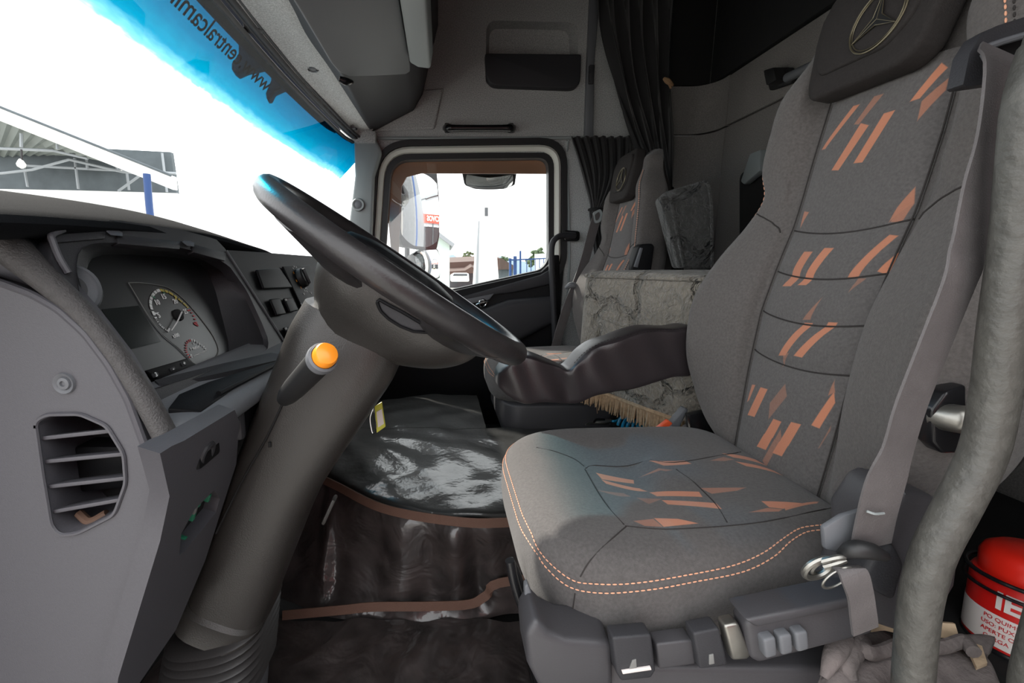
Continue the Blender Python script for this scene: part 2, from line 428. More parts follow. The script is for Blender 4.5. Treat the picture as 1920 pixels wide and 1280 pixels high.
# ================================================================== THE CAB ITSELF
YW = 2.2                                   # inner face of the passenger side
def W2(u, v, y=YW): p = Q(u, v, y); return (p.x, p.z)
def P3(pts, y): return [V((a, y, b)) for a, b in pts]
# floor, ceiling, back wall, outer skin
g = G(); g.add(box((.15, 1.2, -.03), (2.2, 2.1, .05)))
struct(g.obj('floor', M['black']))
g = G(); g.add(box((.25, 1.2, 2.2), (2.2, 2.2, .05)))
struct(g.obj('ceiling', M['headliner']))
XB = 1.2
bw = G()
def panel_yz(y0, y1, z0, z1, x, d=.02, bev=.008):
    return prism([(x, y0, z0), (x, y1, z0), (x, y1, z1), (x, y0, z1)], (-d, 0, 0), bev)
zs = 1.45
bw.add(panel_yz(.2, 2.056, zs + .004, 1.655, XB + .02)); bw.add(panel_yz(.2, 2.056, .2, zs - .004, XB + .02))
bw.add(box((XB + .05, 1.2, 1.1), (.06, 2.1, 2.2)))
struct(bw.obj('wall_back', M['backwall']))
# rounded corner between back and side, with the seams that cross it
def corner(z0, z1):
    pl = [V((XB, 2.06 - .002, 0))] + [V((XB - .10 + .10 * cos(t), 2.085 + .10 * sin(t), 0)) for t in [i * pi / 16 for i in range(9)]] + [V((XB - .25, 2.185, 0)), V((XB - .25, 2.22, 0)), V((XB + .03, 2.22, 0)), V((XB + .03, 2.058, 0))]
    return prism([p + V((0, 0, z0)) for p in pl], (0, 0, z1 - z0))
g = G(); g.add(corner(.2, zs - .004)).add(corner(zs + .004, 1.655)); struct(g.obj('trim_1', M['backwall']))
# black quilted upper back wall
g = G(); g.add(prism([(XB - .01, .2, 1.66), (XB - .01, 2.19, 1.66), (XB - .01, 2.19, 2.2), (XB - .01, .2, 2.2)], (.03, 0, 0), .006))
g.add(prism([(.78, 2.185, 1.66), (1.19, 2.185, 1.66), (1.19, 2.185, 2.2), (.78, 2.185, 2.2)], (0, .02, 0), .004))
struct(g.obj('trim_2', M['headliner']))
# side wall above the passenger door, with the moulded pocket recess
tl, tr_, br, bl = W2(912, 38), W2(1084, 42), W2(1084, 160), W2(910, 160)
rec = rpoly([tl, tr_, br, bl], [.05, .05, .03, .03])
zt = W2(900, 262)[1]
outer = [(-.40, zt), (1.205, zt), (1.205, 2.2), (-.40, 2.2)]
wr = struct(obj('wall_right', *prism(P3(outer, YW), (0, .03, 0), 0, hole=P3(rec, YW)), M['texgrey']))
g = G()
rin = P3(inset(rec, 0), YW); rbk = [V((cx * .9 + .1 * (tl[0] + tr_[0]) / 2, YW + .07, cz * .9 + .1 * tl[1])) for cx, cz in rec]
g.add(loft([rin, rbk], cap=False)); g.add((rbk, [list(range(len(rbk)))]))
g.obj('storage_recess', M['texgrey'], wr)
tray = rpoly([W2(908, 106), W2(1086, 108), W2(1084, 172), W2(912, 166)], [.01, .01, .05, .05])
g = G(); g.add(prism(P3(tray, YW - .035), (0, .06, 0), .012, 3)); g.obj('storage_tray', M['dashdark'], wr)
# moulded step in the wall towards the windscreen
st = [W2(700, 248), W2(762, 172), W2(832, 166), W2(815, 243)]
g = G(); g.add(prism(P3(st, YW - .012), (0, .02, 0), .01, 3)); g.obj('moulded_step', M['texgrey'], wr)
g = G(); g.add(tube([Q(u, v, YW - .006) for u, v in ((668, 252), (690, 258), (760, 259), (900, 259), (1112, 258))], .007, 8, 4)); struct(g.obj('trim_3', M['pillar']))
# dark rail with the curtain track end, between door wall and bunk
rail = [W2(1094, 262), W2(1110, 262), W2(1112, 120), W2(1122, 0), W2(1128, -60), W2(1108, -60), W2(1104, 0), W2(1098, 130)]
rl = struct(obj('trim_4', *prism(P3(rail, YW - .02), (0, .03, 0), .004), M['smoothgrey']))
g = G(); cl = [W2(1101, 127), W2(1111, 127), W2(1109, 162), W2(1100, 162)]
g.add(prism(P3(cl, YW - .035), (0, .02, 0), .004)); g.add(lathe(Q(1105, 136, YW - .036), (0, -1, 0), [(.004, 0), (.003, .004)], 10)); g.add(lathe(Q(1105, 152, YW - .036), (0, -1, 0), [(.004, 0), (.003, .004)], 10))
g.obj('track_clip', M['dashdark'], rl)
# pillar behind the passenger door and lower side wall
bp = [W2(1060, 264), W2(1120, 264), (1.205, zt), (1.205, .0), W2(1046, 900), W2(1050, 600), W2(1060, 480)]
struct(obj('wall_right_lower', *prism(P3(bp, YW - .004), (0, .04, 0), .004), M['texgrey']))
hd = [W2(690, 262), W2(1062, 262), W2(1062, 285), W2(690, 285)]
struct(obj('trim_5', *prism(P3(hd, YW + .006), (0, .04, 0)), M['texgrey']))
g = G(); g.add(tube([Q(u, v, YW - .01) for u, v in ((1066, 262), (1064, 278), (1062, 284))], .004, 6, 3)); g.add(tube([Q(u, v, YW - .008) for u, v in ((1063, 300), (1066, 400), (1067, 500), (1062, 600))], .006, 6, 3)); struct(g.obj('trim_6', M['pillar']))
struct(obj('trim_16', *prism(P3([W2(1040, 470), W2(1066, 470), W2(1066, 900), W2(1040, 900)], YW + .012), (0, .03, 0)), M['black']))
struct(obj('trim_17', *prism(P3([W2(634, 238, 2.14), W2(660, 236, 2.14), W2(704, 246, 2.14), W2(704, 268, 2.14), W2(668, 268, 2.14)], 2.14), (0, .08, 0), .006), M['texgrey']))
# windscreen pillar
ap = [W2(664, 262, 2.16), W2(706, 262, 2.16), W2(716, 284, 2.16), W2(702, 330, 2.16), W2(696, 470, 2.16), W2(640, 560, 2.16), W2(628, 490, 2.16), W2(655, 415, 2.16), W2(666, 330, 2.16)]
apo = struct(obj('trim_7', *prism(P3(ap, 2.15), (0, .06, 0), .012, 3), M['pillar']))
g = G(); g.add(lathe(Q(672, 384, 2.15), (0, -1, 0), [(.029, -.005), (.029, .008), (.026, .012), (.021, .012), (.021, .008)], 28)); g.obj('tweeter_ring', M['pillar'], apo)
g = G(); g.add(lathe(Q(672, 384, 2.15), (0, -1, 0), [(.0205, 0), (.0205, .007), (.012, .011), (.004, .0115)], 24)); g.obj('tweeter_grille', M['smoothgrey'], apo)

# ------------------------------------------------------------------ passenger door
door = bpy.data.objects.new('door_1', None); C.objects.link(door); door.location = (.2, YW, .1); struct(door)
wpx = [(732, 297), (1031, 293), (1031, 488), (1016, 507), (835, 547), (712, 590)]
wp = [W2(*p) for p in wpx]; rads = [.09, .05, .05, .04, .02, .05]
if True:
    o0 = rpoly(wp, rads, 7); o1 = rpoly(inset(wp, .022), [r + .022 for r in rads], 7); o2 = rpoly(inset(wp, .052), [r + .052 for r in rads], 7); o3 = rpoly(inset(wp, .078), [r + .078 for r in rads], 7)
    o00 = rpoly(inset(wp, -.004), rads, 7)
    obj('inner_seal', *ring(P3(o1, YW + .01), P3(o00, YW + .01), (0, .05, 0)), M['rubber'], door)
    g = G(); fr = [P3(o1, YW + .012), P3(rpoly(inset(wp, .026), [r + .026 for r in rads], 7), YW - .002), P3(rpoly(inset(wp, .040), [r + .04 for r in rads], 7), YW - .008), P3(rpoly(inset(wp, .050), [r + .05 for r in rads], 7), YW - .001), P3(o2, YW + .03)]
    g.add(loft(fr, cap=False)); g.obj('window_frame', M['white'], door)
    obj('outer_seal', *ring(P3(o3, YW - .014), P3(o2, YW - .014), (0, .05, 0)), M['rubber'], door)
    obj('window_pane', *prism(P3(o0, YW + .045), (0, .004, 0)), M['glass'], door)
# smoked wind deflector on the outside of the door glass
df = [W2(733, 470, 2.28), W2(718, 300, 2.28), W2(735, 284, 2.28), W2(1045, 282, 2.28), W2(1045, 326, 2.28), W2(790, 325, 2.28), W2(762, 332, 2.28), W2(753, 350, 2.28), W2(750, 420, 2.28), W2(746, 520, 2.28)]
o = obj('wind_deflector', *prism(P3(df, 2.28), (0, .004, 0)), M['visorbrown'], door)
# inner trim panel
dp = [W2(700, 596), W2(835, 548), W2(1013, 509), W2(1030, 494), W2(1036, 478), W2(1046, 478), W2(1050, 640), W2(1046, 860), W2(640, 900), W2(660, 620)]
obj('door_panel', *prism(P3(dp, YW - .03), (0, .06, 0), .006, 2), M['dashblack'], door)
up = [W2(760, 592), W2(862, 556), W2(1010, 515), W2(1036, 500), W2(1040, 530), W2(960, 548), W2(925, 552), W2(905, 560), W2(800, 596)]
obj('door_capping', *prism(P3(up, YW - .045), (0, .03, 0), .01, 3), M['dashdark'], door)
sc = [W2(862, 562), W2(924, 549), W2(916, 560), W2(862, 572)]
obj('grip_strip', *prism(P3(sc, YW - .052), (0, .02, 0), .003), M['smoothgrey'], door)
ar = [W2(800, 612), W2(880, 585), W2(950, 560), W2(1036, 552), W2(1036, 600), W2(960, 640), W2(880, 660), W2(800, 680)]
obj('armrest', *prism(P3(ar, YW - .09), (0, .08, 0), .03, 4), M['dashdark'], door)
g = G(); g.add(torus(Q(905, 568, YW - .05), (1, 0, .25), (-.2, 0, 1), .017, .005, 24, 8)); g.add(tube([Q(893, 571, YW - .055), Q(905, 566, YW - .062), Q(915, 564, YW - .055)], .005, 8, 3)); g.obj('door_handle', M['chrome'], door)

# ------------------------------------------------------------------ windscreen, its header and lower edge
hdr = [Q(665, 266, 2.17), Q(640, 249, 2.08), Q(560, 170, 1.72), Q(480, 82, 1.44), Q(410, 0, 1.22)]
near = [V((p.x, 2.36 - p.y, p.z)) for p in hdr[::-1]]
top = hdr + near[1:]                                   # arched top edge, far to near
def bot(p): return V((-.98 + .25 * ((p.y - 1.18) / 1.0) ** 2, p.y, .86))
gt = [Q(684, 284, 2.2)] + top; gt = gt + [V((gt[0].x, .16, gt[0].z))]
rows = [[bot(p) for p in gt], [bot(p).lerp(p, .5) + V((-.05, 0, .01)) for p in gt], gt]
vs, fs, uv = grid(rows, 4, 10, uvs=True)
ws = obj('window_1', vs, fs, M['windscreen'], uv=uv); struct(ws)
WROWS = rows
# lettering on the outside of the blue band, read from outside
def wsp(s, y):
    """point on the windscreen, s = height 0..1, at lateral position y"""
    cols = list(zip(*rows)); best = None
    line = [cr([c[0], c[1], c[2]], 10) for c in cols]
    k = s * 20; i = min(int(k), 19); f = k - i; pts = [l[i].lerp(l[i + 1], f) for l in line]; pts = cr(pts, 6)
    for a, b in zip(pts, pts[1:]):
        if a.y >= y >= b.y: return a.lerp(b, (a.y - y) / (a.y - b.y + 1e-9))
    return pts[0] if y > pts[0].y else pts[-1]
g = G(); Y0 = 1.60
g.add(text('www.centralcaminhoes.com.br', .068, None, None, None, depth=.0003, align='LEFT', bold=.0006, fn=lambda p: wsp(.925 + p.y * 1.15, Y0 - p.x) + V((-.004 + p.z, 0, 0))))
lt = g.obj('screen_lettering', mat('lettering_navy', (10, 30, 60), .5), ws)
# black edge of the glass, channel strip and header lining
g = G(); g.add(tube([p + V((-.006, 0, -.002)) for p in top], .012, 8, 6, flat=((0, 0, 1), .5))); struct(g.obj('trim_8', M['rubber']))
chn = [p + V((.028, 0, .004)) for p in top]
g = G(); g.add(tube(chn, .010, 8, 6, flat=((0, 0, 1), .6))); g.add(tube([p + V((.016, 0, .006)) for p in chn], .006, 8, 6)); g.add(tube([p + V((-.012, 0, .0)) for p in chn], .004, 8, 6))
b = Q(472, 55, 1.38)
g.add(box(b + V((0.004, 0, .002)), (.05, .035, .014), .004, (radians(20), 'Z'))); struct(g.obj('trim_9', M['dashdark']))
rear = [Q(698, 244, 2.15), Q(690, 232, 2.10), Q(629, 131, 1.6), Q(585, 64, 1.4), Q(546, 0, 1.216)]
rear = rear + [V((p.x, 2.36 - p.y, p.z)) for p in rear[::-1][1:]]
rows_h = [[p + V((.02, 0, .006)) for p in top], [top[i].lerp(rear[i], .5) + V((0, 0, .012)) for i in range(len(top))], rear, [p + V((.01, 0, .06)) for p in rear]]
vs, fs = grid(rows_h, 6, 4); hl = struct(obj('trim_10', vs, fs, M['headstrip_lit'], solid=.006))
g = G()
for u, v, y in ((587, 128, 1.60), (609, 160, 1.74), (662, 240, 2.08)):
    c = Q(u, v, y); g.add(torus(c + V((0, 0, -.003)), (1, 0, 0), (0, 1, 0), .013, .005, 20, 8, 0, pi)); g.add(lathe(c + V((0, 0, .002)), (0, 0, -1), [(.014, 0), (.012, .006), (.004, .008)], 16))
g.obj('screw_cover', M['smoothgrey'], hl)
# overhead console: one long box over the windscreen
prof = [(-.32, 1.462), (-.13, 1.555), (-.09, 1.62), (-.02, 1.90), (-.02, 2.18), (-.50, 2.18), (-.46, 1.56)]
cons = struct(obj('trim_11', *prism([V((a, .15, b)) for a, b in prof], (0, 2.04, 0), .01, 3), M['dashdark']))

# near side of the cab: header and rear pillar beside the open driver's door
g = G(); g.add(box((.2, .17, 1.85), (2.1, .05, .66), .01)); g.add(box((.88, .19, .95), (.70, .05, 1.9), .01)); g.add(box((-.86, .19, .4), (.3, .05, .9), .01)); struct(g.obj('wall_left', M['texgrey']))
g = G(); g.add(box((-1.0, 1.2, .38), (.04, 2.05, .95), .005)); g.add(box((-.94, 1.2, -.0), (.12, 2.05, .04))); struct(g.obj('wall_front', M['black']))
# roof skin outside
g = G(); g.add(box((.3, 1.2, 2.26), (2.05, 2.25, .04), .01)); struct(g.obj('trim_12', M['white']))

# ------------------------------------------------------------------ engine tunnel with plastic covered carpet
def QT(u, v, z=.307): return Q(u, v, z=z)
edge = [V((-.45, 1.22, .307)), QT(600, 890), QT(635, 905), QT(720, 945), QT(850, 968), QT(955, 970), V((.40, .985, .307)), V((.75, .985, .307))]
low = [V((-.48, 1.10, .0)), V((-.37, 1.04, .01)), V((-.28, 1.0, .01)), V((-.15, .985, .01)), V((.05, .98, .01)), V((.18, 1.0, .02)), V((.40, .995, .01)), V((.75, .995, .01))]
far = [V((p.x - .02 + (.1 if i < 2 else 0), 1.50, .31)) for i, p in enumerate(edge)]
rnd = random.Random(3)
def wrk(p, s, t):
    return p + V((0, 0, .003 * sin(p.x * 23 + 4 * sin(p.y * 9)) * sin(p.y * 17 + 1) + .0012 * sin(p.x * 51 + p.y * 31)))
rows = [edge, [a.lerp(b, .05) + V((0, 0, .010)) for a, b in zip(edge, far)], [a.lerp(b, .33) + V((0, 0, .013)) for a, b in zip(edge, far)], [a.lerp(b, .7) + V((0, 0, .010)) for a, b in zip(edge, far)], [b + V((0, 0, .005)) for b in far]]
mat_t = thing('tunnel_mat', 'black plastic-covered carpet over the raised engine tunnel between the seats', 'mat', (.1, 1.3, 0))
vs, fs = grid(rows, 12, 9, wrk); obj('top_sheet', vs, fs, M['vinyl'], mat_t)
def drape(p, s, t):
    k = sin(t * pi) ; f = .024 * k * (sin(s * 58) * (.6 + .4 * sin(s * 13)) * max(0, 1 - abs(s - .48) * 2.6) + .5 * sin(s * 23 + t * 5))
    return p + V((0, -f, .004 * k * sin(s * 37)))
rows = [edge, [a.lerp(b, .12) + V((0, -.012, -.004)) for a, b in zip(edge, low)], [a.lerp(b, .5) + V((0, .01, 0)) for a, b in zip(edge, low)], [a.lerp(b, .85) + V((0, .012, 0)) for a, b in zip(edge, low)], low]
vs, fs = grid(rows, 24, 8, drape); obj('side_sheet', vs, fs, M['vinylside'], mat_t)
up_e = [p + V((0, -.012, -.004)) for p in edge]
obj('binding', *ribbon(up_e, V((0, .35, 1)), .010, .003), M['binding'], mat_t)
pm = thing('tunnel_mat', 'black plastic-covered carpet strip in front of the passenger seat', 'mat', (-.15, 1.75, .0))
q0 = [V((x, 1.504, .315)) for x in (-.46, -.3, -.1, .03, .15)]; q1 = [V((x, 1.93 - .5 * max(0, -x - .1), .310)) for x in (-.36, -.25, -.08, .03, .15)]
obj('sheet', *grid([q0, [a.lerp(b, .5) for a, b in zip(q0, q1)], q1], 8, 8, wrk), M['vinyl'], pm)
g = G(); g.add(box((-.15, 1.70, .155), (.58, .38, .29), .01)); g.obj('padding', M['black'], pm)
fm = thing('floor_mat', 'dark plastic-covered carpet on the driver\'s floor with brown bound edge', 'mat', (0, .7, 0))
fl0 = [V((x, .30, .02)) for x in (-.62, -.4, -.2, 0, .2, .45, .70)]; fl1 = [V((x, .98 + .02 * (x < -.5), .02)) for x in (-.62, -.4, -.2, 0, .2, .45, .70)]
def rough(p, s, t): return p + V((0, 0, .004 * sin(p.x * 27 + p.y * 13) + .003 * sin(p.x * 61 - p.y * 37)))
vs, fs = grid([fl0, [a.lerp(b, .5) for a, b in zip(fl0, fl1)], fl1], 12, 20, rough); obj('carpet', vs, fs, M['vinylside'], fm)
lo = [p + V((0, -.03, .02)) for p in low[1:]]; lo[4] = Q(880, 1132, y=.965); lo[5] = Q(960, 1088, y=.97); lo.insert(5, Q(912, 1116, y=.967)); lo[-1] = lo[-2] + V((.4, .02, .01))
lo[1] = Q(640, 1143, y=.962); lo[0] = Q(530, 1153, y=.965); lo[2] = Q(700, 1137, y=.96); lo[3] = Q(800, 1136, y=.96)
obj('binding', *ribbon(lo, V((0, .5, 1)), .010, .003), M['binding'], fm)
# passenger footwell
g = G(); g.add(box((-.2, 1.97, .08), (1.0, .42, .02))); struct(g.obj('trim_13', M['black']))
# ================================================================== DASHBOARD
def resample(pts, n):
    P = [V(p) for p in pts] + [V(pts[0])]; D = [0]
    for a, b in zip(P, P[1:]): D.append(D[-1] + (b - a).length)
    out = []
    for k in range(n):
        s = D[-1] * k / n
        for i in range(1, len(P)):
            if D[i] >= s: out.append(P[i - 1].lerp(P[i], (s - D[i - 1]) / max(1e-9, D[i] - D[i - 1]))); break
    return out
NP = V((.93, 0, .367)).normalized(); PP = V((-.40, .7, .885)); PF = PP - NP * .045
EP = V((0, 1, 0)); UP = V((-.367, 0, .93)).normalized()           # along and up the instrument plane
def on(u, v, d=0): return QP(u, v, PP + NP * d, NP)
def onf(u, v, d=0): return QP(u, v, PF + NP * d, NP)
dash = thing('dashboard', 'grey and black truck dashboard under the windscreen, from driver\'s door to passenger side', 'dashboard', (-.55, 1.1, .45))
# padded top with the hood over the instruments
st = []
for y, zc, xl, zl in ((.30, .925, -.37, .90), (.42, .944, -.395, .912), (.58, .953, -.415, .920), (.74, .955, -.42, .922), (.88, .948, -.425, .920), (1.04, .932, -.435, .910), (1.20, .913, -.445, .898), (1.235, .900, -.45, .88)):
    st.append([V((-.93, y, .82)), V((-.72, y, zc - .03)), V((-.60, y, zc - .004)), V((-.52, y, zc)), V(((xl - .52) / 2 - .005, y, zl + (zc - zl) * .72)), V((xl, y, zl)), V((xl - .012, y, zl - .014)), V((xl - .05, y, zl - .016))])
vs, fs = grid(st, 4, 5); obj('hood', vs, fs, M['cowl'], dash, solid=.008)
g = G(); g.add(prism([(-.94, 1.23, .80), (-.50, 1.23, .80), (-.44, 1.23, .875), (-.48, 1.23, .900), (-.70, 1.23, .89), (-.94, 1.23, .84)], (0, .93, 0), .012, 3)); g.obj('dash_top', M['dashdark'], dash)
g = G(); g.add(prism([(-.94, .5, .33), (-.52, .5, .36), (-.47, .5, .55), (-.475, .5, .80), (-.50, .5, .86), (-.94, .5, .84)], (0, 1.64, 0), .01)); g.obj('dash_body', M['black'], dash)
# instrument binnacle: frame with a deep recess
op_px = [(150, 563), (142, 515), (143, 482), (152, 465), (175, 456), (230, 455), (330, 463), (395, 478), (430, 500), (462, 545), (490, 605), (503, 638), (501, 655), (480, 666), (420, 686), (370, 703), (300, 726), (262, 738), (225, 690), (185, 625)]
fa_px = [(165, 570), (160, 525), (163, 500), (172, 485), (190, 478), (240, 477), (325, 482), (372, 492), (390, 510), (404, 545), (418, 600), (428, 640), (430, 668), (424, 680), (395, 690), (355, 702), (300, 720), (262, 732), (228, 690), (190, 625)]
op = resample([on(*p) for p in op_px], 72); fa = resample([onf(*p) for p in fa_px], 72)
ou_px = [(120, 560), (92, 470), (97, 440), (135, 420), (215, 412), (330, 428), (405, 448), (426, 470), (480, 556), (545, 655), (548, 668), (500, 684), (400, 722), (300, 756), (250, 770), (200, 700)]
ou = [on(*p) for p in ou_px]
g = G(); g.add(prism(resample(ou, 60), -NP * .018, 0, hole=op)); g.obj('binnacle_frame', M['dashdark'], dash)
g = G(); md = [a.lerp(b, .5) + NP * .006 for a, b in zip(op, fa)]
g.add(loft([[p + NP * .001 for p in op], [p - NP * .006 + (q - p) * .04 for p, q in zip(op, fa)], md, fa], cap=False)); g.obj('binnacle_recess', M['dashdark'], dash)
clus = obj('instrument_cluster', *prism(fa, -NP * .012), M['clusterface'], dash)
# notched visor between hood and instruments: bright step and two fins
g = G()
for a, b in (((100, 437), (200, 432)), ((218, 439), (340, 452)), ((358, 455), (425, 474))):
    g.add(prism([on(a[0], a[1], .001), on(b[0], b[1], .001), on(b[0] - 2, b[1] + 15, .003), on(a[0] + 6, a[1] + 18, .003)], -NP * .012, .002))
g.obj('visor_step', M['dashdark'], dash)
for u, v in ((204, 430), (347, 450)):
    a, b, c = on(u - 8, v + 2, .003), on(u + 6, v - 6, -.008), on(u + 4, v + 12, .006)
    g = G(); g.add(prism([a, b, c], EP * .022, .002)); g.obj('visor_fin', M['dashgrey'], dash)
rim_line = [on(u, v, .003) for u, v in ((118, 430), (97, 440), (100, 456), (112, 485), (128, 512))]
g = G(); g.add(tube(rim_line, .0035, 8, 4)); g.obj('binnacle_edge', M['dashgrey'], dash)
# dial: teardrop outline, scale, numbers, needles, display
D0 = .0012
tear = [(241, 530), (264, 530), (299, 535), (316, 540), (336, 553), (357, 574), (381, 603), (400, 630), (409, 651), (408, 663), (400, 672), (381, 679), (367, 683), (360, 678), (333, 651), (307, 629), (281, 596), (256, 555), (241, 530)]
o = obj('dial_face', *prism([onf(u, v, D0 * .4) for u, v in tear[:-1]], -NP * .001), M['dialface'], clus)
g = G(); g.add(tube([onf(u, v, D0) for u, v in tear], .0007, 6, 3)); g.obj('dial_outline', M['markgrey'], clus)
arc = cr([onf(u, v, D0) for u, v in ((315, 622), (305, 615), (298, 608), (289, 594), (281.5, 576), (280, 565), (282, 555), (287.5, 547), (295, 542), (304, 542), (316, 545.5), (328, 553), (340, 563), (350, 572), (357, 581), (364, 591), (368, 601), (372, 611))], 8)
cen = onf(328, 588, D0)
def tick(g, i, ln, wd):
    i = max(0, min(i, len(arc) - 2)); p = arc[i]; t = (arc[i + 1] - arc[i]).normalized(); n = (cen - p).normalized()
    g.add(prism([p - t * wd, p + t * wd, p + t * wd + n * ln, p - t * wd + n * ln], NP * .0004))
NA = len(arc) - 1
gw, gg, gy, gr = G(), G(), G(), G()
for k in range(58):
    i = int(NA * k / 57); fr_ = k / 57
    if fr_ < .16: tick(gw, i, .0030, .0005)
    elif fr_ < .5: tick(gw, i, .0046, .0012)
    elif fr_ < .80: tick(gy, i, .0042, .0012)
    else:
        if k % 2: tick(gr, i, .0042, .0011)
for i, m_ in ((0, gw), (int(NA * .205), gw)): tick(m_, i, .0085, .0012)
for i in (int(NA * .37), int(NA * .53)): gg = G(); tick(gg, i, .0075, .0011); gg.obj('green_mark', M['markgreen'], clus)
tick(gy, int(NA * .66), .009, .0012); tick(gr, int(NA * .83), .008, .0014); tick(gr, NA - 1, .010, .0022)
def fup(u, v): return onf(u, v, D0)
XD, YD = EP, UP
for tx, u, v in (('5', 298, 591), ('10', 295, 567), ('15', 307, 556), ('20', 329, 565), ('25', 348, 584), ('x100', 330, 629)):
    gw.add(text(tx, .0115 if tx[0] != 'x' else .008, onf(u, v, D0), XD, YD, .0003, bold=.0002))
gr2, gw2 = G(), G()
sarc = cr([onf(u, v, D0) for u, v in ((354, 670), (348.5, 660), (347, 651), (348.5, 641), (355, 636), (364, 636.6), (374, 643), (383, 649.5), (389, 658))], 4)
scen = onf(366, 658, D0)
for i in range(0, len(sarc) - 1, 2):
    p, t = sarc[i], (sarc[i + 1] - sarc[i]).normalized(); n = (scen - p).normalized()
    (gr2 if i < len(sarc) * .5 else gw2).add(prism([p - t * .001, p + t * .001, p + t * .001 + n * .004, p - t * .001 + n * .004], NP * .0004))
gw2.add(text('P 10.0 bar', .0062, onf(366, 652, D0), XD, YD, .0003, bold=.0001)); gw2.add(text('0', .008, onf(359, 667.5, D0), XD, YD, .0003)); gw2.add(text('5', .006, onf(363, 644, D0), XD, YD, .0003))
gw.obj('scale_marks', M['markwhite'], clus); gy.obj('yellow_scale_marks', M['markyellow'], clus); gr.obj('red_scale_marks', M['markred'], clus); gr2.obj('pressure_red_marks', M['markred'], clus); gw2.obj('pressure_marks', M['markwhite'], clus)
g = G(); g.add(tube([onf(322, 619, .006), onf(333, 602, .006), onf(341, 585, .006)], [.0007, .001, .0012], 6, 3)); g.obj('needle', M['markwhite'], clus); g = G(); g.add(lathe(onf(333, 591, .0), NP, [(.010, 0), (.009, .004), (.004, .005)], 20)); g.obj('needle_hub', M['black'], clus)
g = G(); g.add(tube([onf(363, 667.5, .003), onf(388, 657, .003)], .0007, 6)); g.obj('needle', M['markwhite'], clus)
g = G(); g.add(prism([onf(190, 580, D0), onf(259, 573, D0), onf(301, 640, D0), onf(238, 656, D0)], NP * .0006)); g.obj('display', M['screen'], clus)
bar = obj('button_bar', *prism([onf(266, 697, .004), onf(344, 674, .004), onf(365, 687, .004), onf(292, 716, .004)], NP * .006, .002), M['dashblack'], clus)
for u, v, tx in ((291, 703, '3'), (323, 692, '-'), (344, 682, '+')):
    g = G(); g.add(box((0, 0, 0), (.01, .006, .004), .0015)); g = G().add(frame_at(onf(u, v, .010), XD, YD, NP, (g.v, g.f))); g.obj('button', M['dashdark'], bar)
    g = G(); g.add(text(tx, .008, onf(u + 2, v - 1, .0125), XD, YD, .0002, bold=.0002)); g.obj('button_symbol', M['markwhite'], bar)
# black switch panel towards the middle of the cab
sp_ = [on(427, 468), on(490, 472), on(590, 480), on(660, 500), on(700, 600), on(660, 690), on(560, 700), on(546, 660)]
swp = obj('switch_panel', *prism([p - NP * .002 for p in sp_], -NP * .03), M['dashblack'], dash)
g = G(); g.add(tube([on(425, 470, .002), on(480, 556, .002), on(543, 655, .002)], .0018, 6, 3)); g.obj('panel_edge', M['smoothgrey'], dash)
def key(name, c4, par, hgt=.006, m='dashblack', bev=.003):
    return obj(name, *prism([on(u, v, .001) for u, v in c4], NP * hgt, bev, 3), M[m], par)
key('blank_cover', [(477, 507), (520, 503), (545, 540), (490, 543)], swp)
key('switch', [(502, 562), (520, 560), (533, 590), (515, 593)], swp); k2 = key('switch', [(529, 560), (545, 559), (556, 583), (540, 587)], swp)
k3 = key('switch', [(528, 615), (543, 613), (560, 636), (545, 641)], swp); k4 = key('switch', [(551, 611), (566, 609), (580, 630), (566, 636)], swp)
cl = key('climate_panel', [(528, 500), (578, 497), (625, 585), (572, 594)], swp, .004)
g = G(); c0 = on(563, 522, .006); g.add(lathe(c0, NP, [(.026, 0), (.025, .012), (.021, .016), (.005, .016)], 28)); g.add(frame_at(c0 + NP * .018, UP, EP, NP, box((0, 0, 0), (.042, .008, .010), .003))); g.obj('temperature_knob', M['rubber'], cl)
g = G(); g2 = G()
for k in range(6):
    t = radians(150 + 38 * k); g = G(); g.add(frame_at(c0 - NP * .001 + EP * cos(t) * .034 + UP * sin(t) * .034, EP, UP, NP, box((0, 0, 0), (.006, .006, .001)))); g.obj('climate_symbol', M['markamber' if k < 3 else 'markgrey'], cl)
for k in range(8):
    t = radians(-60 + 26 * k); g2 = G(); g2.add(frame_at(c0 - NP * .001 + EP * cos(t) * .034 + UP * sin(t) * .034, EP, UP, NP, box((0, 0, 0), (.004, .004, .001)))); g2.obj('climate_symbol', M['markgrey'], cl)
for u, v in ((572, 540), (575, 546), (570, 551), (583, 549), (573, 566), (580, 565), (565, 570)): g2 = G(); g2.add(frame_at(on(u, v, .006), EP, UP, NP, box((0, 0, 0), (.006, .005, .001)))); g2.obj('climate_symbol', M['markgrey'], cl)
for u, v, kk in ((536, 562, k2), (536, 616, k3), (558, 613, k4)): g3 = G(); g3.add(frame_at(on(u, v, .0075), EP, UP, NP, box((0, 0, 0), (.012, .005, .001), .0003))); g3.obj('switch_symbol', M['markgrey'], kk)
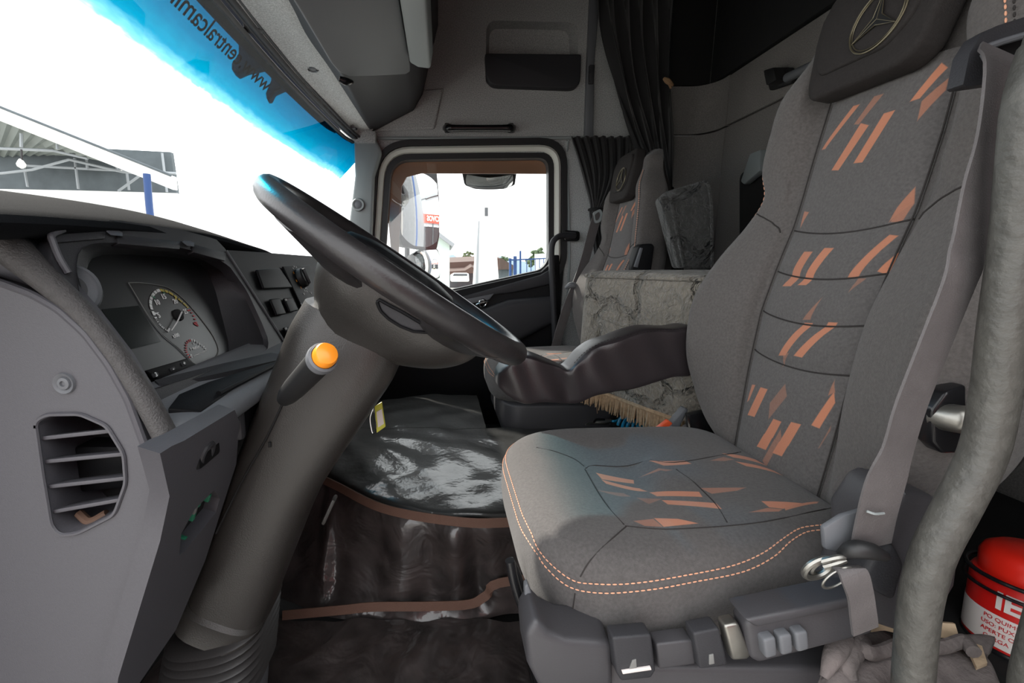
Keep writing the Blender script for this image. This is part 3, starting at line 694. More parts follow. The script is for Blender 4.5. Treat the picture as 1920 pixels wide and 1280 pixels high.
# shelf below the instruments
def yzrow(x, z, ys=(.47, .60, .74, .88, 1.0)): return [V((x, y, z)) for y in ys]
rows = [yzrow(-.36, .726), yzrow(-.34, .716), yzrow(-.32, .704), yzrow(-.295, .698), yzrow(-.275, .688), yzrow(-.271, .676), yzrow(-.285, .664)]
vs, fs = grid(rows, 3, 3); obj('lower_shelf', vs, fs, M['smoothgrey'], dash, solid=.004)
dk = [QP(u, v, (-.30, .7, .702), (.396, 0, .918)) for u, v in ((290, 717), (320, 709), (420, 684), (508, 664), (535, 668), (520, 678), (400, 706), (320, 724), (298, 723))]
obj('shelf_inlay', *prism([p + V((0, 0, .003)) for p in dk], (0, 0, -.012)), M['dashdark'], dash)
t1 = [QP(u, v, (-.30, .7, .7045), (.396, 0, .918)) for u, v in ((314, 765), (335, 738), (390, 715), (470, 690), (530, 672), (510, 690), (440, 725), (412, 745), (376, 770))]
obj('shelf_tray', *prism(t1, (0, 0, -.016), .002), M['dashblack'], dash)
g = G(); g.add(tube([QP(u, v, (-.30, .7, .706), (.396, 0, .918)) for u, v in ((410, 738), (440, 722), (518, 682))], .004, 8, 3)); g.obj('tray_rail', M['dashblack'], dash)
g = G(); g.add(box((-.29, .51, .655), (.03, .05, .03), .004)); g.obj('tray_end', M['dashblack'], dash)
for y_ in (.60, .70):
    g = G(); g.add(box((-.285, y_, .655), (.022, .016, .045), .005)); g.obj('tray_divider', M['dashdark'], dash)
g = G(); g.add(prism([(-.285, .49, .667), (-.29, .49, .625), (-.42, .49, .61), (-.42, .49, .667)], (0, .5, 0), .004)); g.obj('tray_bottom', M['dashblack'], dash)
# near end of the dash: side panel with vent, padded strip, screw
Y1 = .45
inset_px = rpoly([(58, 780), (85, 768), (150, 767), (206, 790), (240, 846), (245, 907), (220, 972), (148, 1010), (108, 1012), (88, 990), (72, 890)], 12, 4)
sd = [(-60, 400), (0, 432), (40, 455), (90, 520), (150, 588), (215, 672), (268, 760), (305, 835), (318, 880), (322, 930), (308, 1010), (265, 1130), (212, 1290), (200, 1340), (-60, 1340)]
obj('end_cheek', *prism(QL(sd, Y1 + .02), (0, .03, 0), 0, hole=QL(inset_px, Y1 + .02)), M['dashgrey'], dash)
ep = rpoly([(-60, 512), (0, 530), (60, 552), (110, 580), (160, 625), (205, 685), (240, 748), (268, 825), (296, 890), (304, 925), (292, 1005), (250, 1130), (196, 1290), (180, 1340), (-60, 1340)], 14, 4)
vh = rpoly([(66, 790), (88, 777), (150, 776), (200, 798), (232, 850), (236, 905), (214, 965), (145, 1000), (112, 1003), (96, 985), (80, 890)], 12, 4)
epo = obj('end_panel', *prism(QL(ep, Y1), (0, .022, 0), .004, 3, None) if False else prism(QL(ep, Y1), (0, .022, 0), 0, hole=QL(vh, Y1)), M['dashgrey'], dash)
g = G(); g.add(tube(QL(ep[:len(ep) - 10], Y1 + .003), .0042, 8)); g.obj('panel_lip', M['dashgrey'], epo)
g = G(); g.add(tube(QL(ep[4:len(ep) - 10], Y1 + .016), .0062, 8)); g.obj('panel_gap_shade', M['dashblack'], epo)  # black tube paints the shade of the groove round the panel
g = G(); vo_ = QL(vh, Y1 - .001); vi = [p + V((0, .07, 0)) + (V((Q(150, 885, Y1).x, p.y, Q(150, 885, Y1).z)) - p) * .06 for p in vo_]
g.add(loft([vo_, vi], cap=False)); g.add(tube(vo_ + [vo_[0], vo_[1]], .0022, 6)); vent = g.obj('air_vent', M['dashgrey'], dash)
g = G(); g.add((vi, [list(range(len(vi)))])); g.add(prism([p + V((0, .002, 0)) for p in vi], (0, .004, 0))); g.obj('vent_duct', M['black'], vent)
for (a, b) in (((66, 823), (206, 808)), ((78, 866), (236, 851)), ((86, 913), (240, 896)), ((96, 960), (232, 936))):
    p, q = Q(*a, Y1 + .003), Q(*b, Y1 + .003)
    g = G(); g.add(prism([p + V((0, 0, .0022)), q + V((0, 0, .0022)), q - V((0, 0, .0022)), p - V((0, 0, .0022))], (0, .026, -.006), .0008)); g.obj('vent_louvre', M['dashgrey'], vent)
g = G(); c = Q(182, 968, Y1 + .024); g.add(tube([c + V((-.02, 0, .004)), c + V((-.005, -.004, -.004)), c + V((.012, 0, .004))], .005, 8, 4)); g.obj('loose_cable', M['cable'], vent)
g = G(); c = Q(122, 718, Y1); g.add(lathe(c, (0, -1, 0), [(.0115, -.001), (.0105, .003), (.008, .0015), (.0065, .0005)], 24, cap=False)); g.add(lathe(c + V((0, -.0005, 0)), (0, -1, 0), [(.0066, 0), (.006, .0025), (.003, .003), (.0025, .001)], 20)); g.obj('panel_screw', M['smoothgrey'], epo)
pad = [(-70, 395), (0, 448), (40, 484), (84, 523), (147, 580), (200, 642), (246, 708), (284, 768), (318, 832)]
pp = [Q(u, v, Y1 + .012) for u, v in pad]
g = G(); g.add(tube(pp, [.019, .018, .016, .0135, .012, .0115, .0115, .012, .0125], 14, 4)); g.obj('edge_pad', M['softpad'], dash)
g = G(); c = Q(128, 545, .50); ax = V((.55, -.8, .25)); g.add(lathe(c, ax, [(.030, -.012), (.030, .002), (.027, .005), (.0245, .003)], 32)); sens = g.obj('round_outlet', M['smoothgrey'], dash)
g = G(); g.add(lathe(c, ax, [(.0245, 0), (.0245, .0025), (.01, .0035)], 28)); g.obj('outlet_cover', M['dashdark'], sens)
# knee panel facing the driver, with the open fuse recess
def kp(u, v): return QP(u, v, V((-.284, .53, .63)), V((.942, 0, -.335)))
kout = [kp(u, v) for u, v in ((300, 850), (322, 836), (345, 826), (440, 768), (449, 790), (443, 870), (385, 1050), (330, 1180), (255, 1290), (215, 1320), (222, 1270), (300, 1015), (318, 930))]
khole = [kp(u, v) for u, v in ((402, 918), (412, 935), (405, 960), (345, 1035), (336, 1040), (340, 1000), (365, 955))]
kne = obj('knee_panel', *prism(kout, V((-.02, 0, .007)), 0, hole=khole), M['dashgrey'], dash)
nk = V((.942, 0, -.335)).normalized(); ek = V((0, 1, 0)); uk = nk.cross(ek)
ctr = kp(372, 985) - nk * .022
g = G(); g.add(frame_at(ctr, ek, uk, nk, box((0, 0, 0), (.12, .14, .006)))); fb = g.obj('fuse_board', M['black'], kne)
rnd = random.Random(5)
for mk, nn in (('markgreen', 9), ('chrome', 5), ('markgrey', 6)):
    for k in range(nn): g = G(); g.add(frame_at(ctr + ek * rnd.uniform(-.045, .045) + uk * rnd.uniform(-.05, .05) + nk * .008, ek, uk, nk, box((0, 0, 0), (.006, .012, .010), .001))); g.obj('fuse', M[mk], fb)
g = G(); c = kp(388, 850); g.add(torus(c, ek, uk, .012, .0035, 28, 8)); g.add(lathe(c - nk * .003, nk, [(.012, 0), (.011, .002), (.004, -.002)], 24)); g.obj('lock_socket', M['dashdark'], kne)
# lower middle of the dash, above the tunnel, and the dark part by the passenger's knees
lm = [V((-.37, .86, .70)), V((-.30, .86, .62)), V((-.31, .86, .50)), V((-.37, .86, .36)), V((-.48, .86, .33)), V((-.48, .86, .70))]
g = G(); g.add(prism(lm, (0, .36, 0), .02, 3)); g.obj('centre_lower', M['dashdark'], dash)
g = G(); g.add(prism([(-.48, 1.22, .84), (-.38, 1.22, .84), (-.33, 1.22, .70), (-.38, 1.22, .50), (-.48, 1.22, .45)], (0, .93, 0), .02, 3)); g.obj('passenger_front', M['dashdark'], dash)

# ================================================================== STEERING COLUMN
col = thing('steering_column', 'grained dark grey steering column rising from a ribbed rubber boot on the floor', 'steering column', (-.39, .70, .03))
path = [V((-.128, .70, .79)), V((-.148, .70, .745)), V((-.178, .70, .69)), V((-.258, .70, .545)), V((-.315, .70, .41)), V((-.358, .70, .305))]
hx = [.080, .085, .080, .067, .064, .064]; hy = [.072, .078, .080, .078, .078, .078]
P = cr(path, 6); HX = crs(hx, 6); HY = crs(hy, 6); secs = []
for i, p in enumerate(P):
    t = (P[min(i + 1, len(P) - 1)] - P[max(i - 1, 0)]).normalized(); e = V((t.z, 0, -t.x)) * -1; e = V((-t.z, 0, t.x)).normalized()
    q = rpoly([(-HX[i], -HY[i]), (HX[i], -HY[i]), (HX[i], HY[i]), (-HX[i], HY[i])], .05, 6)
    secs.append([p + e * a + EP * b for a, b in q])
g = G(); g.add(loft(secs)); body = g.obj('column_cover', M['column'], col)
g = G(); g.add(tube([Q(u, v, .620) for u, v in ((535, 745), (500, 820), (452, 905), (405, 1000))], .0016, 6, 3)); g.obj('cover_seam', M['black'], body)
g = G(); c = Q(506, 833, .62); g.add(box(c, (.004, .004, .008), .001)); g.obj('cover_clip', M['black'], body)
g = G(); g.add(box(Q(618, 955, .64), (.006, .02, .045), .003, (radians(25), 'Y'))); g.obj('adjuster', M['column'], body)
P2 = [V((-.352, .70, .325)), V((-.370, .70, .283))]; tt = (P2[1] - P2[0]).normalized(); e2 = V((-tt.z, 0, tt.x))
secs = []
for p, k in ((P2[0], 1.0), (P2[0].lerp(P2[1], .15), 1.07), (P2[0].lerp(P2[1], .5), 1.05), (P2[1], 1.09)):
    secs.append([p + e2 * a * k + EP * b * k for a, b in rpoly([(-.064, -.078), (.064, -.078), (.064, .078), (-.064, .078)], .05, 6)])
g = G(); g.add(loft(secs)); g.obj('collar', M['column'], col)
secs = []; nr = 8
for k in range(nr * 6 + 1):
    t = k / (nr * 6); p = V((-.372, .70, .283)).lerp(V((-.395, .70, .165)), t); s = 1.06 + .17 * (.5 - .5 * cos(2 * pi * nr * t)) ** .8 + .06 * t
    tilt = .35 * (1 - t)
    secs.append([p + V((a * s, b * s, a * s * tilt * .55)) for a, b in rpoly([(-.066, -.078), (.066, -.078), (.066, .078), (-.066, .078)], .06, 8)])
g = G(); g.add(loft(secs)); g.obj('rubber_boot', M['boot'], col)
g = G(); g.add(loft([[V((-.395 - (.17 - z) * .2, .70, z)) + V((a * k, b * k, 0)) for a, b in rpoly([(-.07, -.08), (.07, -.08), (.07, .08), (-.07, .08)], .065, 8)] for z, k in ((.175, 1.12), (.14, 1.12), (.10, 1.16), (.022, 1.22))])); g.obj('column_foot', M['smoothgrey'], col)
# indicator stalk with amber end button
a, b = Q(545, 735, .56), Q(608, 668, .47); ax = (b - a).normalized()
g = G(); g.add(lathe(a - ax * .03, ax, [(.010, 0), (.013, .02), (.0145, .05), (.0150, (b - a).length + .012), (.0155, (b - a).length + .022)], 28)); stalk = g.obj('stalk', M['rubber'], col)
g = G(); g.add(lathe(b - ax * .012, ax, [(.0165, 0), (.017, .004), (.0165, .010), (.014, .012), (.0138, .008)], 28)); g.obj('stalk_ring', M['smoothgrey'], stalk)
g = G(); g.add(lathe(b, ax, [(.0132, -.004), (.0132, .006), (.0115, .0095), (.006, .0115), (.001, .012)], 28)); g.obj('stalk_button', M['orange'], stalk)
# ------------------------------------------------------------------ steering wheel
th = radians(34); E1 = V((cos(th), 0, -sin(th))); N1 = V((sin(th), 0, cos(th))); CW = V((-.066, .70, .860))
whl = thing('steering_wheel', 'black leather-covered steering wheel with a worn shiny rim', 'steering wheel', CW)
g = G(); g.add(torus(CW, E1, EP, .213, .0172, 96, 16)); g.obj('rim', M['leather'], whl)
def wl(p, q, h): return CW + E1 * p + EP * q + N1 * h
secs = []
for h, p0, p1, q in ((-.012, -.085, .15, .10), (-.022, -.102, .166, .122), (-.05, -.097, .160, .120), (-.075, -.090, .142, .108), (-.095, -.082, .118, .094), (-.112, -.076, .085, .084), (-.124, -.07, .05, .078), (-.135, -.06, .03, .07)):
    secs.append([wl(a, b, h) for a, b in rpoly([(p0, -q), (p1, -q * .8), (p1, q * .8), (p0, q)], .075, 7)])
from mathutils.bvhtree import BVHTree
hubc = [cr([s[k] for s in secs], 4) for k in range(len(secs[0]))]; hubs = [[c[i] for c in hubc] for i in range(len(hubc[0]))]
hv, hf = loft(hubs); hub = obj('hub_cover', hv, hf, M['column'], whl, sharp=60); HB = BVHTree.FromPolygons(hv, hf)
def hit(T, u, v, lift=0.001):
    d = ray(u, v).normalized(); r = T.ray_cast(V((0, 0, CZ)), d)
    return None if r[0] is None else r[0] - d * lift
# lens-shaped opening in the near flank of the hub, and the darker pad behind it
lens = [(707, 566), (712, 562), (730, 572), (755, 585), (785, 603), (818, 619), (800, 623), (775, 621), (750, 611), (728, 597), (713, 582)]
ln3 = [hit(HB, u, v, .002) or Q(u, v, .592) for u, v in lens]
g = G(); g.add(loft([resample(ln3, 40), [p + V((0, .012, 0)) for p in resample(ln3, 40)]], cap=True)); g.obj('spoke_recess', M['dashdark'], whl)
g = G(); lr = resample(ln3, 40); g.add(tube([p + V((0, -.001, 0)) for p in lr] + [lr[0] + V((0, -.001, 0))], .0022, 6)); g.obj('recess_edge', M['dashblack'], whl)
pads = []
for h, k in ((-.03, 1.0), (.0, 1.0), (.012, .9), (.018, .6)):
    pads.append([wl(a * k + .0, b * k, h) for a, b in rpoly([(-.095, -.085), (.10, -.075), (.10, .075), (-.095, .085)], .05, 6)])
g = G(); g.add(loft(pads)); g.obj('horn_pad', M['dashblack'], whl)
for sq in (-1, 1):
    for (p0, q0, p1, q1) in ((-.06, .085, -.125, .175), (.10, .075, .135, .165)):
        secs = []
        for t in (0, .33, .66, 1):
            c = wl(p0 + (p1 - p0) * t, sq * (q0 + (q1 - q0) * t), -.035 + .028 * t); wd = .05 - .012 * t; tk = .016 - .004 * t
            d = (E1 * (p1 - p0) + EP * sq * (q1 - q0)).normalized(); s_ = d.cross(N1)
            secs.append([c + s_ * wd * cos(a) + N1 * tk * sin(a) for a in [2 * pi * k / 16 for k in range(16)]])
        g = G(); g.add(loft(secs)); g.obj('spoke', M['leather'], whl)
# key tag hanging at the ignition lock
kt = thing('key_tag', 'yellow plastic key tag hanging from a wire loop beside the steering column', 'key tag', Q(706, 750, .80))
q = [Q(702, 762, .80), Q(716, 753, .80), Q(723, 800, .80), Q(706, 812, .80)]
g = G(); g.add(prism(q, (0, .004, 0), .0015)); tg = g.obj('tag', M['yellow'], kt)
q = [Q(706, 772, .799), Q(716, 766, .799), Q(720, 794, .799), Q(709, 801, .799)]
g = G(); g.add(prism(q, (0, -.0006, 0))); g.obj('paper_insert', M['labelwhite'], tg)
g = G(); lp = [Q(700, 765, .80), Q(694, 785, .802), Q(699, 812, .80), Q(705, 800, .798), Q(701, 775, .80), Q(700, 765, .80)]
g.add(tube(lp, .0012, 6, 5)); g.add(tube([Q(702, 762, .80), Q(697, 745, .80), Q(690, 728, .78)], .0012, 6, 3)); g.obj('wire_loop', M['chrome'], kt)
# ================================================================== SEATS
from mathutils.bvhtree import BVHTree
YC = .70
seat = thing('truck_seat', 'driver\'s seat in the foreground, dark grey cloth with orange stripes and a black leather-covered armrest', 'seat', (.33, YC, .03))
LV = [(.535, .537, .145, .0, .092), (.57, .540, .19, .015, .094), (.62, .545, .225, .03, .096), (.69, .551, .250, .048, .098), (.79, .563, .252, .055, .10), (.87, .583, .240, .04, .10), (.94, .604, .212, .022, .10), (.99, .613, .187, .018, .10), (1.04, .621, .200, .03, .10), (1.10, .630, .195, .036, .097), (1.153, .638, .182, .04, .094), (1.21, .647, .150, .025, .088), (1.255, .654, .140, .02, .085), (1.285, .665, .112, -.02, .08)]
FW = V((-.985, 0, .17))
def xc(z):
    for a, b in zip(LV, LV[1:]):
        if z <= b[0]: t = max(0, (z - a[0]) / (b[0] - a[0])); return a[1] + (b[1] - a[1]) * t
    return LV[-1][1]
def tp(z): return 1 - .6 * min(1, max(0, (z - 1.02) / .25))
rows = []
for z, x, hw, f, sw in LV:
    c = V((x, YC, z)); r = []
    for q, ff in ((hw - .045, -.105 * tp(z)), (hw - .006, -.07 * tp(z)), (hw, -.025), (hw - .004, f * .62), (hw - .028, f), (hw - .06 if hw - .06 > sw + .03 else sw + .028, f * .86), (sw + .022, f * .42), (sw + .004, -.004), (sw * .5, -.004)): r.append(c + FW * ff + V((0, q, 0)))
    rows.append(r + [V((p.x, 2 * YC - p.y, p.z)) for p in r[::-1]])
bvs, bfs = grid(rows, 5, 6); obj('backrest', bvs, bfs, M['fabric'], seat, sharp=60)
BB = BVHTree.FromPolygons(bvs, bfs)
# rear shell of the backrest
sh = []
for z, x, hw, f, sw in LV:
    c = V((x, YC, z)); sh.append([c + FW * -.10 * tp(z) + V((0, hw - .04, 0)), c + FW * -.135 * tp(z) + V((0, hw - .06, 0)), c + FW * -.145 * tp(z) + V((0, 0, 0)), c + FW * -.135 * tp(z) + V((0, -hw + .06, 0)), c + FW * -.10 * tp(z) + V((0, -hw + .04, 0))])
vs, fs = grid(sh, 4, 3); obj('back_shell', vs, fs, M['fabricdark'], seat)
# striped centre panel, quilted in bands
SEAM = [.535, .722, .79, .858, .93, 1.135]
BQ = [([(1535, 282), (1547, 280), (1614, 194), (1600, 198)], 1), ([(1558, 320), (1572, 320), (1630, 234), (1614, 230)], 1), ([(1599, 307), (1617, 305), (1680, 205), (1657, 212)], 1),
 ([(1600, 234), (1610, 234), (1659, 174), (1639, 180)], .5), ([(1704, 192), (1725, 185), (1779, 126), (1766, 116)], 1), ([(1718, 230), (1775, 169), (1781, 144), (1727, 190)], .6),
 ([(1718, 347), (1716, 381), (1664, 420), (1682, 388)], .7), ([(1492, 442), (1506, 395), (1518, 397), (1499, 431)], .7), ([(1466, 537), (1483, 537), (1525, 471), (1508, 471)], .9), ([(1494, 535), (1511, 535), (1565, 464), (1546, 464)], 1),
 ([(1588, 521), (1609, 521), (1687, 441), (1668, 439)], .9), ([(1644, 509), (1663, 516), (1708, 453), (1682, 474)], 1), ([(1668, 417), (1691, 417), (1717, 380), (1696, 380)], .6), ([(1588, 551), (1609, 521), (1626, 521)], .4),
 ([(1504, 600), (1522, 600), (1560, 537), (1546, 553)], .45), ([(1459, 667), (1473, 667), (1525, 605), (1508, 604)], .95), ([(1487, 667), (1504, 671), (1572, 604), (1553, 603)], 1), ([(1462, 692), (1469, 661), (1480, 661)], .4),
 ([(1400, 755), (1410, 720), (1417, 721), (1405, 750)], .9), ([(1401, 778), (1415, 782), (1440, 729), (1426, 725)], 1), ([(1443, 755), (1473, 718), (1476, 743), (1440, 788)], .35), ([(1418, 837), (1436, 844), (1466, 790), (1450, 784)], 1),
 ([(1447, 849), (1466, 856), (1503, 795), (1483, 790)], 1), ([(1429, 863), (1464, 802), (1466, 825), (1436, 877)], .4), ([(1520, 797), (1537, 804), (1567, 755), (1565, 732)], 1), ([(1532, 842), (1560, 793), (1558, 807), (1537, 840)], .4), ([(1551, 743), (1567, 708), (1567, 736)], .5)]
NZ, NQ = 96, 24; vs = []; fs = []
for i in range(NZ + 1):
    z0 = SEAM[0] + (SEAM[-1] - SEAM[0]) * i / NZ
    for j in range(NQ + 1):
        s = j / NQ * 2 - 1; z = z0; sag = .012 * (1 - s * s)
        k = max(n for n in range(len(SEAM) - 1) if SEAM[n] - 1e-6 <= z0 or n == 0); t = (z0 - SEAM[k]) / (SEAM[k + 1] - SEAM[k]); t = min(max(t, 0), 1)
        e = min(t * (SEAM[k + 1] - SEAM[k]), (1 - t) * (SEAM[k + 1] - SEAM[k])); bul = .009 * (1 - math.exp(-e / .011))
        if k == 0 and t < .5: bul = .009
        if k == len(SEAM) - 2 and t > .5: bul = .009
        sw = .0
        for a, b in zip(LV, LV[1:]):
            if a[0] <= z0 <= b[0]: sw = a[4] + (b[4] - a[4]) * (z0 - a[0]) / (b[0] - a[0])
        ed = bul * (1 - abs(s) ** 6) - .003 * abs(s) ** 10
        lo_ = .5 + .5 * min(1, max(0, (z0 - .6) / .1))
        vs.append(V((xc(z0), YC + s * sw, z0 - sag * (1 if .6 < z0 < 1.0 else .3))) + FW * (ed + .004 * (1 - s * s)))
for i in range(NZ):
    for j in range(NQ): a = i * (NQ + 1) + j; fs.append([a, a + 1, a + NQ + 2, a + NQ + 1])
PB = BVHTree.FromPolygons(vs, fs)
def bk(u, v):
    p = hit(PB, u, v, 0)
    if p is None: p = Q(u, v, x=.60); x = xc(min(max(p.z, .535), 1.2)) - .01; p = Q(u, v, x=x)
    return (p.y - YC, p.z - .03)
M['backstripe'] = decal_fabric('striped_seat_cloth', (92, 89, 88), (1, 2), [([bk(*p) for p in q], s) for q, s in BQ], (190, 126, 98))
obj('centre_panel', vs, fs, M['backstripe'], seat, sharp=70)
for zs_ in SEAM[1:-1]:
    i = round((zs_ - SEAM[0]) / (SEAM[-1] - SEAM[0]) * NZ)
    g = G(); g.add(tube([vs[i * (NQ + 1) + j] + FW * .0004 for j in range(NQ + 1)], .0013, 6)); g.obj('quilt_seam_shade', M['seamline'], seat)  # dark tubes along the seams stand in for shade in the creases
for sg in (-1, 1):
    pts = []
    for i in range(NZ + 1):
        z0 = SEAM[0] + (SEAM[-1] - SEAM[0]) * i / NZ
        for a, b in zip(LV, LV[1:]):
            if a[0] <= z0 <= b[0]: sw = a[4] + (b[4] - a[4]) * (z0 - a[0]) / (b[0] - a[0])
        pts.append(V((xc(z0), YC + sg * (sw + .001), z0)) + FW * .001)
    g = G(); g.add(tube(pts[::4], .0010, 6)); g.obj('panel_seam', M['seamline'], seat)
# headrest with raised pad and emblem
hp = [(.80, 1.21), (.792, 1.14), (.782, 1.122), (.635, 1.118), (.612, 1.135), (.598, 1.21), (.603, 1.255), (.625, 1.29), (.775, 1.29), (.797, 1.255)]
def hx_(z): return xc(min(z, 1.42)) - .012
hd3 = [V((hx_(z), y, z)) for y, z in rpoly(hp, .012, 3)]
g = G(); g.add(prism(hd3, FW * .038, .010, 3)); hr = g.obj('headrest', M['fabricdark'], seat)
hi = [(.783, 1.22), (.778, 1.17), (.766, 1.152), (.66, 1.148), (.632, 1.17), (.616, 1.22), (.618, 1.25), (.635, 1.272), (.768, 1.272), (.780, 1.25)]
g = G(); g.add(prism([V((hx_(z), y, z)) + FW * .030 for y, z in rpoly(hi, .012, 3)], FW * .013, .004, 3)); pad = g.obj('headrest_pad', M['fabricdark'], hr)
M['emblem'] = mat('emblem_print', (120, 112, 92), .35, .7)
Eu = (V((.155, 0, .985))).normalized(); Ec = V((hx_(1.209), .706, 1.209)) + FW * .0445
Ec = QP(1645, 36, Ec, FW); ER = .040
g_s = G(); g = G(); g.add(torus(Ec, EP, Eu, ER, .0012, 56, 8)); g.add(torus(Ec, EP, Eu, ER - .0035, .0007, 56, 6))
for k in range(3):
    t = radians(90 + 120 * k); d = EP * cos(t) + Eu * sin(t); s = EP * -sin(t) + Eu * cos(t)
    d2 = [EP * cos(t + q * pi / 3) + Eu * sin(t + q * pi / 3) for q in (-1, 1)]
    st4 = [Ec + d * (ER - .003), Ec + d2[1] * .0075, Ec, Ec + d2[0] * .0075]; g_s.add(prism(st4, FW * .0012)); g.add(tube([p + FW * .0012 for p in (st4[1], st4[0], st4[3])], .0006, 6)); g.add(tube([st4[0] + FW * .0014, Ec + FW * .0014], .0004, 5))
em_ = g.obj('emblem', M['emblem'], hr); g_s.obj('emblem_star', M['black'], em_) if False else g_s.obj('emblem_star', M['black'], hr)
# passenger seat gets its copy before the door-side shoulder is added
# shoulder block carrying the belt outlet on the door side
# cushion
CX0, CX1 = .112, .55
pl = rpoly([(CX0, YC - .245), (CX1, YC - .20), (CX1, YC + .20), (CX0, YC + .245)], [.17, .07, .07, .17], 14); pl = resample([V((a, b, 0)) for a, b in pl], 96)
cc = V((.335, YC, 0))
def zt_(x): return .530 + .022 * (x - CX0) / (CX1 - CX0)
def cring(ins, dz): return [V((cc.x + (p.x - cc.x) * (1 - ins / .22), cc.y + (p.y - cc.y) * (1 - ins / .24), zt_(p.x) + dz)) for p in pl]
prof_ = [(.05, -.122), (.02, -.121), (.004, -.106), (-.002, -.075), (-.001, -.040), (.005, -.020), (.016, -.007), (.032, .0), (.055, .004), (.085, .004), (.12, .000), (.155, -.004), (.185, -.006), (.205, -.006)]
PV = cr([V((a, b, 0)) for a, b in prof_], 3)
secs = [cring(p.x, p.y) for p in PV]
cvs, cfs = loft(secs); CB = BVHTree.FromPolygons(cvs, cfs)
def ch(u, v): p = Q(u, v, z=.541); return (p.x - .33, p.y - YC)
CQ = [([(1117, 871), (1129, 883), (1191, 888), (1190, 881)], 1), ([(1127, 883), (1137, 891), (1217, 907), (1201, 897)], 1), ([(1215, 868), (1244, 878), (1297, 878), (1283, 871)], 1), ([(1217, 909), (1232, 921), (1318, 936), (1311, 925)], 1), ([(1240, 930), (1252, 942), (1354, 964), (1342, 950)], 1),
 ([(1215, 959), (1232, 977), (1244, 989), (1354, 985), (1271, 975)], 1), ([(1186, 973), (1225, 971), (1244, 989), (1209, 985)], .5), ([(1350, 865), (1373, 874), (1440, 884), (1416, 872)], 1), ([(1375, 881), (1397, 891), (1471, 903), (1451, 893)], 1), ([(1328, 876), (1354, 872), (1377, 878), (1357, 880)], .4),
 ([(1311, 919), (1400, 928), (1381, 932), (1334, 932)], .5), ([(1424, 954), (1440, 967), (1467, 971), (1506, 962)], 1), ([(1398, 973), (1436, 967), (1467, 971), (1459, 975)], .6), ([(1467, 968), (1535, 955), (1530, 961), (1470, 974)], .9), ([(1115, 905), (1170, 907), (1186, 915), (1162, 915)], .3), ([(1193, 878), (1264, 886), (1248, 889)], .4), ([(1193, 917), (1244, 928), (1217, 936)], .3)]
M['cushstripe'] = decal_fabric('striped_cushion_cloth', (86, 83, 82), (0, 1), [([ch(*p) for p in q], s) for q, s in CQ], (190, 126, 98))
cush = obj('cushion', cvs, cfs, M['cushstripe'], seat, sharp=70)
def on_c(pts, lift=.001, n=5):
    P = [hit(CB, u, v, lift) for u, v in pts]; P = [p for p in P if p]; P = cr(P, n); out = []
    for p in P:                                   # settle every point on the cloth
        r = CB.find_nearest(p); out.append(r[0] + (p - r[0]).normalized() * lift if (p - r[0]).length > 1e-6 else r[0])
    return out
def c7(pts): return [(920 + a / 2.56, 780 + b / 2.56) for a, b in pts]
def ang(p): return math.degrees(atan2(p.y - YC, p.x - .335)) % 360
for (ins, dz), pts in (((.004, -.019), [(200, 570), (230, 640), (300, 720), (400, 790), (500, 805), (650, 805), (900, 770), (1150, 720), (1300, 660), (1400, 590), (1480, 540), (1560, 525), (1625, 522)]), ((-.001, -.033), [(215, 650), (280, 740), (380, 820), (520, 848), (700, 840), (950, 800), (1200, 750), (1350, 680), (1440, 600), (1520, 555), (1615, 545)])):
    hp_ = on_c(c7(pts)); lim = ang(hp_[0]) - 6
    rp_ = sorted([p for p in cring(ins, dz) if 115 < ang(p) < lim], key=ang); rp_ = [CB.find_nearest(p)[0] + (p - V((.335, YC, p.z))).normalized() * .001 for p in rp_]
    tag(dashes(rp_ + hp_, .0046, .0022, .0009).obj('stitching', M['stitch'], cush), kind='stuff')
for pts in ([(455, 250), (500, 236), (700, 228), (880, 222), (1140, 182), (1200, 172)], [(452, 255), (560, 430), (640, 520)], [(645, 527), (780, 540), (900, 541), (1140, 526), (1350, 500), (1560, 455), (1640, 440)], [(890, 255), (980, 320), (1070, 410), (1135, 510)], [(650, 530), (580, 590), (480, 690), (430, 770)], [(448, 240), (400, 205), (310, 170), (220, 150)], [(405, 850), (395, 920), (388, 1000)]):
    p = on_c(c7(pts), .0004)
    if len(p) > 3: g = G(); g.add(tube(p, .0008, 6)); g.obj('cushion_seam', M['seamline'], cush)
def on_b(pts, n=5, lift=.001):
    P = [hit(BB, u, v, lift) for u, v in pts]; P = [p for p in P if p]; return cr(P, n)
for dq in (.0, .008):
    pe = []
    for z, x, hw, f, sw in LV[1:12]: pe.append(BB.find_nearest(V((x, YC - hw + .022 - dq, z)) + FW * (f + .004))[0] + V((0, -.0006, 0)) + FW * .0005)
    tag(dashes(cr(pe, 8), .0050, .0024, .0011).obj('stitching', M['stitch'] if dq == 0 else M['seamline'], seat), kind='stuff')
edge_b = []
for z, x, hw, f, sw in LV[4:11]: edge_b.append(V((x, YC + hw + .0005, z)) + FW * (f * .55))
tag(dashes(cr(edge_b, 8), .006, .004, .0008).obj('stitching', M['stitch'], seat), kind='stuff')
bot_ = [V((LV[0][1], YC + q, .537)) + FW * .004 for q in (.145, .08, 0, -.08, -.145)]
g = G(); g.add(tube(cr(bot_, 5), .0022, 6)); g.obj('piping', M['seamline'], seat)
for sg in (1, -1):                                 # bolster seams across the shoulders
    z = .965; g = G(); pts = [V((xc(z - dz), YC + sg * q, z - dz)) + FW * 0 for q, dz in ((.098, .035), (.14, .018), (.186, .0))]
    pts = [BB.find_nearest(p + FW * .03)[0] + FW * .0006 for p in cr(pts, 6)]
    g.add(tube(pts, .0012, 6)); g.obj('shoulder_seam', M['seamline'], seat)
